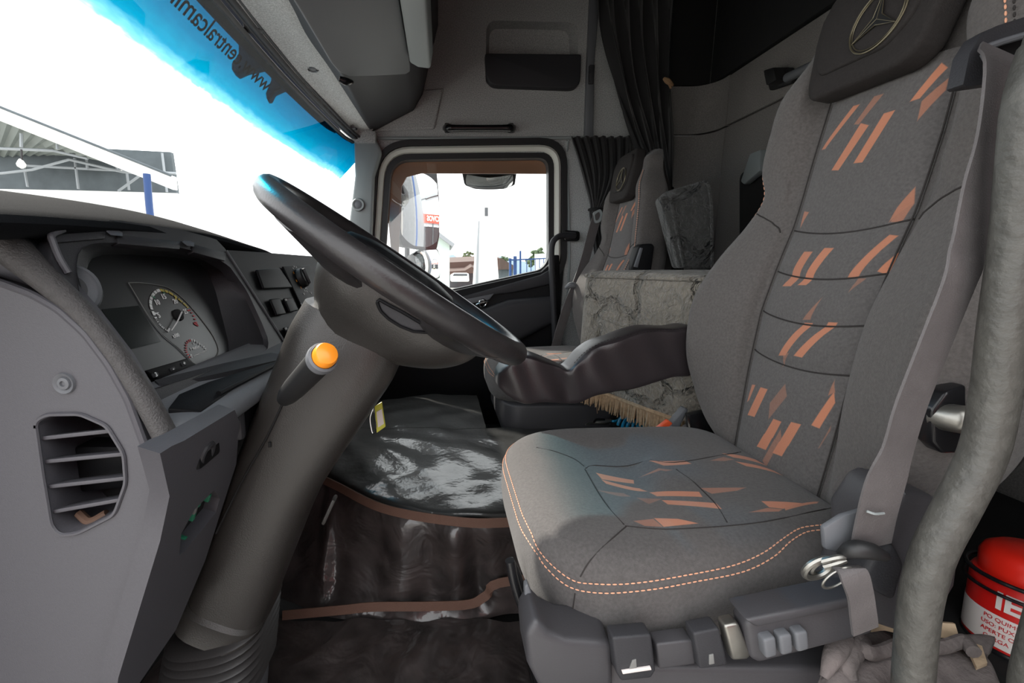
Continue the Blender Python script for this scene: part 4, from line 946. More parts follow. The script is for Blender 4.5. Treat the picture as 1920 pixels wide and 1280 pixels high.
# base below the cushion
g = G(); g.add(prism([V((a, b, .31)) for a, b in rpoly([(.15, .455), (.52, .45), (.52, .93), (.15, .93)], [.07, .01, .01, .07], 6)], (0, 0, .105), .012, 3)); base = g.obj('seat_base', M['baseplastic'], seat)
g = G(); g.add(prism([V((a, b, .05)) for a, b in rpoly([(.22, .50), (.50, .50), (.50, .90), (.22, .90)], .03, 4)], (0, 0, .285), .01, 2)); g.obj('pedestal', M['black'], seat)
g = G(); g.add(box((.36, .70, .04), (.36, .46, .035), .008)); g.obj('floor_plate', M['blackmetal'], seat)
# ---- second seat: same build, on the passenger side
seat2 = copy_tree(seat); seat2.location = seat.location + V((.06, 1.05, -.02)); seat2.name = 'truck_seat.001'
tag(seat2, 'passenger seat standing in shadow beside the far door, dark cloth with orange stripes', 'seat')
g = G(); g.add(prism([V((xc(z) - .012, y, z)) for y, z in rpoly([(.575, .98), (.590, 1.40), (.42, 1.40), (.44, 1.20), (.505, .99)], .03, 4)], FW * -.10, .02, 3)); g.obj('shoulder', M['fabric'], seat)
# ---- driver's armrest: loose leather cover, pinched in the middle
arm = []
def AR(u, v): return Q(u, v, y=.985)
for u, t_, b_, wd in ((1290, 606, 697, .036), (1230, 610, 708, .040), (1150, 624, 727, .043), (1100, 648, 738, .043), (1072, 676, 746, .040), (1056, 690, 748, .038), (1040, 680, 748, .041), (1015, 666, 748, .045), (980, 662, 745, .046), (950, 672, 738, .043), (934, 690, 725, .033), (928, 703, 716, .014)):
    a, b = AR(u, t_), AR(u, b_); c = a.lerp(b, .5); hh = (a.z - b.z) / 2; tl_ = (a - b).normalized()
    arm.append([c + tl_ * q * hh * 2 + EP * p for p, q in rpoly([(-wd, -.5), (wd, -.5), (wd, .5), (-wd, .5)], .30 if False else .022, 1)])
secs = []
for s_ in arm: secs.append(resample(s_, 32))
cols = [cr([s[k] for s in secs], 4) for k in range(32)]; secs2 = [[c[i] for c in cols] for i in range(len(cols[0]))]
def crease(p): return V((0, .006 * sin(p.x * 70 + p.z * 45) * sin(p.x * 31), .004 * sin(p.x * 55 - p.z * 30)))
secs2 = [[p + crease(p) for p in s] for s in secs2]
g = G(); g.add(loft(secs2)); am = g.obj('armrest', M['armleather'], seat, sub=1)
top_l = [Q(u, v, y=.945) for u, v in ((1285, 616), (1230, 620), (1150, 634), (1102, 656), (1075, 682))]
g = G(); tag(dashes(cr(top_l, 5), .004, .003, .0007).obj('stitching', M['fabricdark'], am), kind='stuff')
# inboard buckle beside the bunk
bk_ = obj('belt_buckle', *prism(QL([(1262, 790), (1284, 764), (1292, 768), (1276, 800), (1272, 822), (1256, 824)], 1.0), (0, .02, 0), .004, 3), M['smoothgrey'], seat)
obj('release_button', *prism(QL([(1228, 808), (1254, 788), (1262, 794), (1238, 814)], .99), (0, .014, 0), .002), M['orange2'], bk_)
obj('buckle_strap', *ribbon(QL([(1275, 815), (1300, 800), (1322, 815), (1345, 850)], 1.0), V((.2, .5, 1)), .012, .002), M['belt'], bk_)
obj('hinge_plate', *prism(QL([(1292, 778), (1330, 770), (1348, 820), (1340, 850), (1300, 850)], .96), (0, .02, 0), .004), M['blackmetal'], seat)
# ---- controls along the door side of the driver's seat
YS = .432
def slab(name, pts, m, d=.03, y=YS, bev=.003, par=seat):
    return obj(name, *prism(QL(pts, y), (0, d, 0), bev, 3), M[m], par)
slab('front_shroud', [(1006, 1160), (1030, 1185), (1062, 1200), (1150, 1206), (1152, 1300), (1030, 1330), (990, 1250), (985, 1190)], 'baseplastic', .06, .445, .008)
a = slab('height_lever', [(1148, 1196), (1222, 1190), (1230, 1258), (1222, 1272), (1165, 1278), (1156, 1262)], 'dashdark', .02); slab('lever_edge', [(1166, 1258), (1220, 1250), (1222, 1256), (1168, 1264)], 'labelwhite', .004, YS - .002, .0005, a)
slab('lever_symbol', [(1180, 1254), (1186, 1238), (1193, 1236), (1194, 1252)], 'markgrey', .003, YS - .001, .0003, a)
slab('filler_panel', [(1230, 1208), (1300, 1200), (1306, 1246), (1236, 1256)], 'baseplastic', .02, YS + .008)
a = slab('tilt_lever', [(1300, 1188), (1350, 1178), (1366, 1248), (1312, 1256)], 'dashdark', .02); slab('lever_symbol', [(1330, 1228), (1338, 1226), (1340, 1244), (1330, 1246)], 'markgrey', .003, YS - .001, .0003, a)
slab('release_lever', [(1358, 1174), (1386, 1168), (1410, 1230), (1402, 1238), (1374, 1240)], 'steel', .016, YS - .004, .004)
sw_u = slab('switch_unit', [(1398, 1172), (1412, 1160), (1600, 1122), (1640, 1112), (1640, 1190), (1600, 1200), (1424, 1246), (1408, 1236)], 'baseplastic', .026, YS - .008, .006)
slab('ledge', [(1398, 1164), (1420, 1178), (1640, 1132), (1640, 1118), (1600, 1122), (1412, 1160)], 'baseplastic', .034, YS - .016, .004, sw_u)
for k in range(3):
    u = 1432 + 30 * k; v = 1200 - 6 * k
    slab('rocker_button', [(u, v), (u + 24, v - 5), (u + 27, v + 30), (u + 5, v + 37)], 'smoothgrey', .014, YS - .018, .003, sw_u)
g = G(); g.add(tube([Q(u, v, .52) for u, v in ((956, 1050), (966, 1098), (990, 1165), (1018, 1235), (1040, 1300))], .0062, 10, 5)); g.add(tube([Q(u, v, .56) for u, v in ((956, 1050), (972, 1085), (1000, 1180), (1030, 1290))], .0062, 10, 5)); g.obj('slide_bar', M['blackmetal'], seat)
slab('angle_lever', [(984, 1100), (990, 1095), (1000, 1120), (1004, 1165), (998, 1170), (994, 1130), (984, 1116)], 'smoothgrey', .012, .49, .003)
slab('side_cover', [(1682, 924), (1702, 918), (1762, 930), (1812, 1012), (1800, 1100), (1742, 1200), (1690, 1190), (1636, 1172), (1602, 1140), (1640, 1050), (1642, 985)], 'baseplastic', .06, .42, .012)
slab('cover_step', [(1640, 1040), (1680, 1020), (1700, 1060), (1680, 1130), (1640, 1110), (1620, 1080)], 'dashdark', .03, .412, .006)
kb = slab('recliner_bracket', [(1748, 770), (1775, 735), (1815, 720), (1815, 850), (1770, 852), (1750, 830)], 'blackmetal', .02, .44, .004)
g = G(); c = Q(1778, 782, .44); g.add(lathe(c, V((.3, -1, .1)), [(.014, -.01), (.014, .012), (.010, .018), (.006, .02)], 20)); g.add(lathe(c, V((.9, -.4, 0)), [(.006, 0), (.006, .03)], 14)); g.obj('recliner_bolt', M['steel'], kb)
for (a, b, c) in (((1350, 1255), (1365, 1290), (1370, 1320)), ((1375, 1250), (1400, 1275), (1420, 1320)), ((1402, 1245), (1428, 1270), (1440, 1320)), ((1452, 1240), (1480, 1270), (1500, 1320))):
    g = G(); g.add(tube([Q(*a, .47), Q(*b, .46), Q(*c, .46)], .004, 8, 4)); g.obj('control_cable', M['smoothgrey'], seat)
# ---- driver's belt
bl = thing('seat_belt', 'grey webbing belt hanging down the door side of the driver\'s seat', 'seat belt', Q(1640, 1010, .41))
wps = [Q(1886, 100, .44), Q(1880, 140, .415), Q(1863, 262, .405), Q(1838, 352, .40), Q(1816, 460, .395), Q(1802, 520, .39), Q(1763, 620, .39), Q(1710, 755, .39), Q(1684, 840, .39), Q(1660, 905, .39), Q(1642, 975, .395), Q(1632, 1025, .40)]
wd_ = [V((.9, .25, .1))] * 9 + [V((.95, .1, .1))] * 3
obj('webbing', *ribbon(wps, wd_, .021, .0011), M['belt'], bl)
g = G(); c = Q(1640, 962, .388); g.add(tube([Q(1625, 958, .388), Q(1640, 963, .386), Q(1657, 962, .39)], .0012, 6, 3)); g.obj('stitched_mark', M['pillar'], bl)
tg = obj('latch_plate', *prism(QL([(1545, 990), (1580, 968), (1640, 950), (1648, 975), (1625, 1020), (1580, 1040), (1548, 1030)], .405), (0, .006, 0), .002), M['smoothgrey'], bl)
g = G(); g.add(tube([Q(1578, 1040, .395), Q(1600, 1030, .388), Q(1630, 1032, .386), Q(1658, 1042, .392)], [.005, .008, .008, .005], 10, 4)); g.obj('latch_grip', M['rubber'], bl)
g = G(); g.add(torus(Q(1535, 1065, .40), (1, .1, 0), (.1, -.3, 1), .0135, .003, 28, 8)); g.add(torus(Q(1540, 1062, .405), (1, .1, 0), (.1, -.3, 1), .010, .003, 28, 8)); g.add(tube([Q(1540, 1052, .395), Q(1565, 1046, .39), Q(1582, 1044, .39)], .003, 8, 3)); g.add(tube([Q(1545, 1062, .395), Q(1568, 1056, .39), Q(1584, 1050, .39)], .003, 8, 3)); g.obj('buckle_ring', M['steel'], bl)
st_ = thing('strap_end', 'short frayed grey strap dangling below the belt buckle of the driver\'s seat', 'strap', Q(1620, 1120, .385))
obj('strap', *ribbon([Q(1582, 1062, .392), Q(1598, 1072, .380), Q(1612, 1110, .378), Q(1618, 1150, .380), Q(1622, 1182, .384)], [V((1, -.1, .15)), V((1, -.1, .0)), V((1, .1, 0)), V((1, .1, 0)), V((1, .1, 0))], .0125, .0012), M['belt'], st_)
g = G(); g.add(torus(Q(1570, 1083, .386), (1, 0, .3), (.2, -.2, 1), .0125, .0012, 24, 6)); g.obj('wire_ring', M['steel'], st_)
# outlet plate where the belt leaves the shoulder
bg_ = thing('belt_guide', 'dark grey belt outlet plate on the shoulder of the driver\'s seat', 'belt guide', Q(1860, 130, .45))
go = QL([(1806, 158), (1818, 100), (1840, 65), (1870, 48), (1990, 10), (1990, 120), (1900, 150), (1812, 162)], .45); gh = QL([(1842, 100), (1852, 88), (1880, 78), (1975, 50), (1975, 80), (1905, 108), (1880, 118), (1850, 116)], .45)
obj('plate', *prism(go, (0, .014, 0), 0, hole=gh), M['dashdark'], bg_)
g = G(); gl = resample(gh, 40); g.add(tube(gl + [gl[0]], .003, 8)); g.obj('slot_rim', M['smoothgrey'], bg_)
g = G(); g.add(prism([p + V((0, .012, 0)) for p in gl], (0, .004, 0))); g.obj('slot', M['black'], bg_)

# folded inboard armrest and buckle of the passenger seat
fa_ = obj('folded_armrest', *prism(QL([(1183, 505), (1198, 462), (1206, 457), (1224, 456), (1228, 462), (1222, 505), (1222, 560), (1180, 560)], 1.50), (0, .05, 0), .012, 3), M['dashblack'], seat2)
obj('armrest_clip', *prism(QL([(1189, 500), (1201, 464), (1206, 465), (1196, 502)], 1.495), (0, .01, 0), .002), M['smoothgrey'], fa_)
# ================================================================== LOOSE AND HUNG THINGS IN THE CAB
# sun visors stowed below the overhead console
VP0 = V((-.32, 1, 1.438)); VN = V((-.093, 0, .19)).normalized()
sv = thing('sun_visor', 'flat dark grey sun visor folded up beside the top of the windscreen', 'sun visor', (-.22, 1.3, 1.46))
vq = [QP(u, v, VP0, VN) for u, v in ((550, 0), (622, 120), (636, 136), (655, 144), (700, 143), (760, 140), (770, 134), (770, 122), (749, 0))]
d_ = V((0, -.5, 0)); vq = [vq[0] + d_] + vq + [vq[-1] + d_]
obj('board', *prism(vq, VN * .016, .005, 3), M['smoothgrey'], sv)
c = QP(648, 148, VP0, VN); g = G(); g.add(tube([c + V((-.02, 0, .0)), c + V((.0, .01, -.004)), c + V((.015, .03, .002))], [.009, .012, .006], 10, 3)); g.obj('pivot', M['blackmetal'], sv)
sl = thing('shelf_lip', 'pale grey lip along the overhead shelf beside the folded sun visor', 'shelf', (-.07, 1.2, 1.5))
obj('lip', *prism(QL([(768, 118), (784, 127), (807, 130), (812, 100), (806, 40), (790, 20), (772, 60)], 1.62), (0, -.9, 0), .008, 3), M['pillar'], sl)
# grab handle over the passenger door
gh_ = thing('grab_rail', 'black horizontal grab handle on the wall above the passenger door', 'handle', Q(898, 240, 2.18))
g = G(); g.add(tube([Q(836, 240, 2.185), Q(842, 240, 2.15), Q(856, 240, 2.145), Q(940, 240, 2.145), Q(955, 240, 2.15), Q(961, 240, 2.185)], [.016, .018, .014, .014, .018, .016], 12, 4)); gb = g.obj('bar', M['blackmetal'], gh_)
for u in (838, 958): g = G(); g.add(box(Q(u, 240, 2.18), (.022, .03, .038), .006)); g.obj('mount', M['rubber'], gh_)
# upright grab handle behind the passenger door
ph = thing('grab_rail', 'black upright bent grab handle bolted to the pillar behind the passenger door', 'handle', Q(1050, 540, 2.15))
g = G(); g.add(tube([Q(1078, 441, 2.15), Q(1056, 441, 2.13), Q(1042, 447, 2.115), Q(1035, 460, 2.11), Q(1034, 490, 2.11), Q(1037, 560, 2.11), Q(1041, 640, 2.11), Q(1046, 700, 2.12)], .0135, 12, 5)); g.obj('bar', M['dashdark'], ph)
g = G(); g.add(prism(QL(rpoly([(1058, 431), (1088, 433), (1087, 452), (1058, 452)], 6, 4), 2.165), (0, .03, 0), .004)); mt = g.obj('mount', M['blackmetal'], ph)
g = G(); g.add(lathe(Q(1077, 442, 2.164), (0, -1, 0), [(.007, 0), (.006, .004), (.003, .0045), (.0025, .002)], 12)); g.obj('bolt', M['chrome'], mt)
# big grab bar beside the driver's seat
gb = thing('grab_bar', 'thick grey bent grab bar with grained cover at the driver\'s door edge', 'handle', Q(1706, 1300, .37))
path = [(1990, 20), (1962, 90), (1932, 190), (1920, 300), (1904, 460), (1882, 610), (1866, 740), (1842, 850), (1798, 942), (1757, 1020), (1736, 1080), (1722, 1150), (1711, 1280), (1706, 1380), (1702, 1500)]
pb_ = [Q(u, v, .37) for u, v in path]; pb_ = [V((pb_[0].x + .02, .36, 1.50)), V((pb_[0].x + .02, .37, 1.30))] + pb_ + [V((pb_[-1].x, .37, .02))]
g = G(); g.add(tube(pb_, .0150, 20, 5)); g.obj('bar', M['tube'], gb); g = G(); g.add(box((pb_[0].x, .275, 1.49), (.05, .19, .035), .008)); g.obj('mount', M['dashdark'], gb)
gb2 = thing('sill_bar', 'pale bar end in the lower right corner below the red can', 'bar', Q(1915, 1320, .32))
g = G(); g.add(tube([Q(1995, 1080, .32), Q(1966, 1180, .32), Q(1940, 1280, .32), Q(1926, 1400, .32), Q(1915, 1600, .32) + V((0, 0, -.25))], .0145, 16, 4)); g.obj('bar', M['tube'], gb2)
# back wall: grab bar and a flat black panel standing for the niche's shade
wb = thing('wall_grab_bar', 'black grab bar on brackets high on the back wall behind the driver\'s seat', 'handle', QP(1500, 145, (XB, 0, 0), (1, 0, 0)))
def onb(u, v, d=0): return QP(u, v, (XB - d, 0, 0), (1, 0, 0))
g = G(); g.add(tube([onb(1476, 146, .035), onb(1580, 96, .035)], .015, 12)); g.obj('bar', M['smoothgrey'], wb)
g = G(); g.add(prism([onb(u, v, .0) for u, v in ((1446, 146), (1490, 126), (1500, 140), (1494, 156), (1452, 170))], (-.02, 0, 0), .006)); g.add(prism([onb(u, v, .0) for u, v in ((1462, 132), (1482, 126), (1488, 150), (1468, 160))], (-.06, 0, 0), .004)); g.obj('bracket', M['rubber'], wb)
nq = rpoly([onb(u, v)[1:] for u, v in ((1388, 326), (1440, 300), (1450, 540), (1440, 575), (1400, 575), (1388, 545))], .03, 4)
g = G(); g.add(prism([V((XB - .004, a, b)) for a, b in nq], (.012, 0, 0), .002)); struct(g.obj('trim_14', M['black']))
g = G(); g.add(prism([onb(u, v, .01) for u, v in ((1402, 340), (1420, 288), (1440, 280), (1440, 320), (1408, 346))], (-.03, 0, 0), .006)); tag(g.obj('wall_hook', M['pillar']), 'small pale plastic hook on the back wall at the edge of the driver\'s seat', 'hook')
# curtains
def curtain(rowspec, y, pl, amp, n=42):
    vs = []; fs = []; uu = crs([r[1] for r in rowspec], 6); vv = crs([r[0] for r in rowspec], 6); ww = crs([r[2] for r in rowspec], 6); H = len(uu)
    for j in range(H):
        k = min(1, (ww[j] - uu[j]) / 60)
        for i in range(n + 1):
            s = i / n; p = Q(uu[j] + (ww[j] - uu[j]) * s, vv[j], y)
            vs.append(p + V((amp * .3 * k * sin(s * 2 * pi * pl * 2 + 1), amp * (sin(s * 2 * pi * pl + .8 * sin(vv[j] / 70)) + .3 * sin(s * 11 + vv[j] / 40)), 0)))
    for j in range(H - 1):
        for i in range(n): a = j * (n + 1) + i; fs.append([a, a + 1, a + n + 2, a + n + 1])
    return vs, fs
ct = thing('sleeper_curtain', 'tall black pleated curtain hanging at the front corner of the bunk', 'curtain', Q(1250, 350, 2.05))
obj('cloth', *curtain([(-40, 1116, 1258), (60, 1128, 1258), (180, 1160, 1257), (270, 1192, 1257), (330, 1222, 1257), (352, 1236, 1257), (375, 1240, 1259), (440, 1240, 1268), (520, 1240, 1280)], 2.06, 5, .022), M['curtain'], ct, solid=.003)
g = G(); g.add(torus(Q(1246, 354, 2.06), (1, 0, 0), (0, 1, 0), .030, .007, 24, 8)); g.obj('tie_band', M['black'], ct)
tc_ = thing('curtain_tie', 'small tan cord knot hanging at the edge of the tall black curtain', 'tie', Q(1256, 156, 2.0))
g = G(); g.add(tube([Q(1245, 147, 2.0), Q(1252, 152, 1.99), Q(1262, 160, 2.0)], [.006, .011, .005], 8, 3)); g.add(tube([Q(1253, 150, 2.0), Q(1258, 166, 2.0)], [.008, .004], 8)); g.obj('knot', M['tan'], tc_)
c2 = thing('window_curtain', 'short black gathered curtain beside the passenger window, tied at the bottom', 'curtain', Q(1118, 390, 2.13))
obj('cloth', *curtain([(256, 1070, 1180), (290, 1082, 1178), (330, 1094, 1170), (362, 1103, 1150), (386, 1108, 1132), (398, 1106, 1130), (430, 1110, 1138), (480, 1116, 1140)], 2.13, 7, .016), M['curtain'], c2, solid=.003)
g = G(); g.add(torus(Q(1118, 393, 2.13), (1, 0, 0), (0, 1, 0), .030, .007, 24, 8)); g.obj('tie_band', M['black'], c2)
# passenger belt
pb = thing('seat_belt', 'grey webbing belt running down the pillar beside the passenger seat', 'seat belt', Q(1042, 640, 1.985))
obj('webbing', *ribbon([Q(1122, 398, 1.985), Q(1112, 430, 1.985), Q(1096, 490, 1.985), Q(1080, 535, 1.985), Q(1064, 575, 1.985), Q(1050, 620, 1.985), Q(1038, 665, 1.985)], V((.9, .2, .35)), .021, .0015), M['belt'], pb)
g = G(); fr_ = QL(rpoly([(1112, 398), (1126, 391), (1131, 402), (1126, 416), (1116, 419)], 4, 4), 1.975); fi_ = QL(rpoly([(1115, 402), (1124, 396), (1127, 403), (1123, 412), (1117, 414)], 3, 4), 1.975); g.add(ring(fr_, fi_, (0, .008, 0))); g.obj('latch_plate', M['pillar'], pb)
g = G(); g.add(tube([Q(1060, 540, 1.975), Q(1072, 534, 1.965), Q(1088, 540, 1.975)], [.006, .014, .007], 8, 4)); g.obj('webbing_clip', M['smoothgrey'], pb)
# raised rear floor: bunk base with carpet
g = G(); g.add(prism([V((a, b, .0)) for a, b in ((.62, .22), (1.19, .22), (1.19, 1.0), (.80, 1.0), (.68, .60))], (0, 0, .395), .01)); g.add(box((.98, 1.26, .235), (.36, .46, .47), .02)); struct(g.obj('trim_15', M['black']))
# quilted bunk cover between the seats
bc = thing('bunk_cushion', 'big grey quilted velvet bunk cushion with tan fringe between the two seats', 'cushion', (.85, 1.26, .48))
plan = rpoly([(.60, 1.045), (.55, 1.16), (.49, 1.32), (.447, 1.42), (.455, 1.475), (1.15, 1.475), (1.15, 1.045)], [.03, .1, .1, .03, .03, .03, .03], 8)
secs = []
for z, k in ((.478, .97), (.492, 1.0), (.58, 1.012), (.70, 1.008), (.80, 1.0), (.832, .99), (.846, .965), (.853, .9), (.856, .6)):
    secs.append([V((.86 + (a - .86) * k, 1.5 + (b - 1.5) * k, z + .004 * sin(a * 19) * sin(b * 13))) for a, b in resample([V((a, b, 0)) for a, b in plan], 90)] if False else [V((.86 + (p.x - .86) * k, 1.26 + (p.y - 1.26) * k, z + .005 * sin(p.x * 19) * sin(p.y * 13))) for p in resample([V((a, b, 0)) for a, b in plan], 90)])
cols = [cr([s[k] for s in secs], 4) for k in range(90)]; secs2 = [[c[i] for c in cols] for i in range(len(cols[0]))]
cv_o = obj('cover', *loft(secs2), M['quilt'], bc)
rp = resample([V((a, b, 0)) for a, b in plan], 90)
def plp(z, k): return [V((.86 + (p.x - .86) * k, 1.26 + (p.y - 1.26) * k, z)) for p in rp]
g = G(); t_ = plp(.838, .998); g.add(tube(t_ + [t_[0]], .006, 6)); g.obj('piping', M['quilt'], cv_o)
QB = BVHTree.FromPolygons(*loft(secs2)); seg_ = [hit(QB, u, v, .0) for u, v in ((1103, 586), (1125, 592), (1150, 603), (1180, 612), (1215, 616))]; seg_ = [p for p in seg_ if p]
if len(seg_) > 2: g = G(); g.add(tube(cr(seg_, 4), .005, 6)); g.obj('zip_seam', M['quilt'], cv_o)
g = G(); fp = plp(.490, 1.005); i1 = [i for i in range(90) if fp[i].y < 1.46 and fp[i].y > 1.05 and fp[i].x < .7]
fr = G(); tp = [fp[i] for i in i1]; tp.sort(key=lambda p: -p.y); tp = cr(tp, 9); rnd = random.Random(11)
for k, p in enumerate(tp):
    o_ = V((-.002 + rnd.uniform(-.003, .003), -.002 + rnd.uniform(-.003, .003), 0)); L = .048 + rnd.uniform(-.008, .006)
    fr.add(tube([p + V((0, 0, .004)), p + o_ + V((0, 0, -L * .5)), p + o_ * 2.2 + V((0, 0, -L))], [.0028, .0026, .0014], 5))
tag(fr.obj('fringe', M['fringe'], bc), kind='stuff')
g = G(); g.add(tube(tp, .006, 8)); g.obj('fringe_braid', M['fringe'], bc)
for q in ((1107, 745), (1118, 770)):
    g = G(); p = Q(q[0], 728, 1.40); g.add(tube([p, p + V((.002, 0, -.03)), Q(q[0] + 2, q[1] + 5, 1.40)], .0012, 5)); tag(g.obj('loose_thread', M['fringe'], bc))
# folded mattress leaning at the back
fm_ = thing('folded_mattress', 'charcoal quilted mattress end standing upright on the grey bunk cushion', 'mattress', (.72, 1.40, .86))
ml = [Q(u, v, 1.36) for u, v in ((1237, 368), (1250, 358), (1318, 338), (1328, 344), (1334, 400), (1335, 503), (1302, 503), (1272, 503))]
obj('cover', *prism(ml, (.03, .10, 0), .018, 4), M['quiltdark'], fm_)
g = G(); g.add(tube([Q(u, v, 1.357) for u, v in ((1238, 372), (1256, 370), (1262, 400), (1282, 500))], .005, 6, 3)); g.add(tube([Q(u, v, 1.357) for u, v in ((1318, 340), (1329, 350), (1334, 400), (1335, 500))], .005, 6, 3)); g.obj('piping', M['quiltdark'], fm_)
# coiled air hose with blow gun
ah = thing('air_hose', 'bright blue coiled air hose with grey blow gun lying by the seat', 'hose', Q(1190, 805, z=.34))
a, b = Q(1166, 794, z=.362), Q(1248, 818, z=.362); ax = (b - a).normalized(); sd_ = ax.cross(V((0, 0, 1))).normalized(); NT = 9
hel = [a + (b - a) * (i / (NT * 16)) + V((0, 0, 1)) * .024 * sin(2 * pi * i / 16) + sd_ * .024 * cos(2 * pi * i / 16) for i in range(NT * 16 + 1)]
g = G(); g.add(tube(hel, .0046, 8)); g.add(tube([Q(1143, 789, z=.34), Q(1155, 789, z=.345), hel[4], hel[10]], .0046, 8, 5)); g.obj('coil', M['bluehose'], ah)
g = G(); g.add(tube([Q(1098, 796, z=.336), Q(1112, 792, z=.338), Q(1130, 791, z=.340), Q(1144, 789, z=.340)], [.003, .006, .009, .008], 10, 4)); gun = g.obj('blow_gun', M['steel'], ah)
g = G(); g.add(tube([Q(1114, 791, z=.345), Q(1119, 786, z=.352), Q(1134, 786, z=.352)], .0035, 8, 3)); g.obj('trigger', M['blackmetal'], gun)
# red can
cn = thing('red_can', 'red and white printed can with orange-red lid standing at the lower right', 'can', (.715, .50, .40))
CA = V((.02, .06, 1)).normalized(); c0 = V((.738, .505, .392)); RC = .054
g = G(); g.add(lathe(c0, CA, [(RC - .004, 0), (RC, .003), (RC, .088), (RC - .002, .092)], 56)); body = g.obj('body', M['redpaint'], cn)
g = G(); g.add(lathe(c0 + CA * .09, CA, [(RC - .006, 0), (RC - .005, .022), (RC - .009, .032), (RC - .018, .038), (.006, .041)], 48)); g.obj('lid', M['red'], cn)
g = G(); g.add(lathe(c0, CA, [(RC + .0015, 0), (RC + .0025, .003), (RC + .001, .007)], 48, cap=False)); g.obj('foot_rim', M['blackmetal'], body)
ca = CA.orthogonal().normalized(); ca = (V((0, -1, 0)) - CA * CA.dot(V((0, -1, 0)))).normalized(); cb = ca.cross(CA) * -1
def cyl(p, rad=RC + .0006): t = p.x / RC - 1.30; return c0 + CA * p.y + (ca * cos(t) + CA.cross(ca) * sin(t)) * (rad + p.z)
def patch(x0, x1, y0, y1): 
    n = 24; vs = [cyl(V((x0 + (x1 - x0) * i / n, y, 0))) for i in range(n + 1) for y in (y0, y1)]
    return vs, [[2 * i, 2 * i + 2, 2 * i + 3, 2 * i + 1] for i in range(n)]
g = G(); g.add(patch(-.09, .09, .010, .050)); g.obj('paper_label', M['labelwhite'], body)
g = G(); g.add(text('IEA', .030, None, None, None, .0002, bold=.001, fn=lambda p: cyl(V((p.x + .012, .068 + p.y, p.z)), RC + .0008))); g.obj('lettering', M['labelwhite'], body)
g = G()
for k, wds in enumerate(('PO QUIMICO SECO', 'USO: PUXE A TRAVA', 'APERTE O GATILHO', 'CARGA 1 KG ABC')): g.add(text(wds, .0068, None, None, None, .0002, fn=lambda p, k=k: cyl(V((p.x + .012, .044 - k * .0085 + p.y, p.z)), RC + .0010)))
g.obj('small_print', M['redpaint'], body)
g = G(); g.add(torus(c0 + CA * .094, ca, CA.cross(ca), RC + .004, .0026, 48, 8)); g.add(torus(c0 + CA * .078, ca, CA.cross(ca), RC + .004, .0022, 48, 8)); rg = g.obj('clamp_ring', M['blackmetal'], cn)
g = G(); g.add(frame_at(cyl(V((.030, .088, .008))), CA.cross(ca), CA, ca, box((0, 0, 0), (.026, .020, .012), .004))); g.obj('clamp_latch', M['blackmetal'], rg)
# torn felt carpet pieces by the seat base
def crump(seed, amp):
    r = random.Random(seed); ph = [r.uniform(0, 6) for _ in range(6)]
    return lambda p, s, t: p + V((0, .3 * amp * sin(s * 19 + ph[0]), amp * (sin(s * 9 + ph[1]) * .6 + sin(s * 21 + t * 7 + ph[2]) * .5 + sin(t * 13 + ph[3]) * .5)))
fc = thing('felt_carpet', 'torn grey felt carpet with tan edges bunched below the driver\'s seat base', 'carpet', (.5, .45, .33))
def Z(u, v, z): return Q(u, v, z=z)
rows = [[Z(1560, 1215, .43), Z(1610, 1195, .43), Z(1680, 1190, .43), Z(1760, 1195, .43), Z(1860, 1205, .43)], [Z(1545, 1240, .43), Z(1600, 1225, .43), Z(1680, 1220, .435), Z(1760, 1220, .43), Z(1850, 1225, .43)], [Z(1535, 1275, .425), Z(1600, 1265, .43), Z(1680, 1262, .43), Z(1760, 1262, .43), Z(1860, 1270, .425)], [Z(1525, 1340, .42), Z(1600, 1340, .42), Z(1680, 1340, .42), Z(1770, 1340, .42), Z(1900, 1340, .42)]]
obj('carpet', *grid(rows, 14, 12, crump(2, .006)), M['felt'], fc, solid=.006, sharp=85)
fold = [Z(1600, 1190, .44), Z(1616, 1200, .45), Z(1628, 1222, .452), Z(1650, 1222, .45), Z(1690, 1208, .45), Z(1730, 1212, .45), Z(1770, 1212, .45), Z(1806, 1202, .452), Z(1826, 1222, .45)]
obj('fold_edge', *tube(fold, .008, 10, 6, flat=((0, 1, -.3), .6)), M['felt'], fc)
g = G(); g.add(tube([Z(1545, 1270, .43), Z(1565, 1225, .45), Z(1590, 1190, .45), Z(1608, 1205, .45), Z(1588, 1245, .44), Z(1600, 1275, .43)], [.004, .010, .012, .010, .010, .005], 12, 6)); g.obj('bunched_edge', M['felt'], fc)
rnd = random.Random(4)
for n_, pts in (('torn_edge', [(1626, 1168), (1650, 1164), (1672, 1170), (1694, 1174)]), ('torn_edge', [(1748, 1176), (1766, 1180), (1792, 1186)])):
    obj(n_, *ribbon([Z(u, v, .45) + V((0, 0, rnd.uniform(-.002, .003))) for u, v in pts], V((.1, .4, 1)), .008, .003, 4), M['cream'], fc)
obj('backing_patch', *prism([Z(u, v, .438) for u, v in ((1806, 1204), (1840, 1216), (1850, 1248), (1830, 1256))], (0, 0, .004)), M['cream'], fc)
# ================================================================== OUTSIDE
g = G(); g.add(box((0, 30, -1.40), (260, 260, .1))); struct(g.obj('ground', M['ground']))
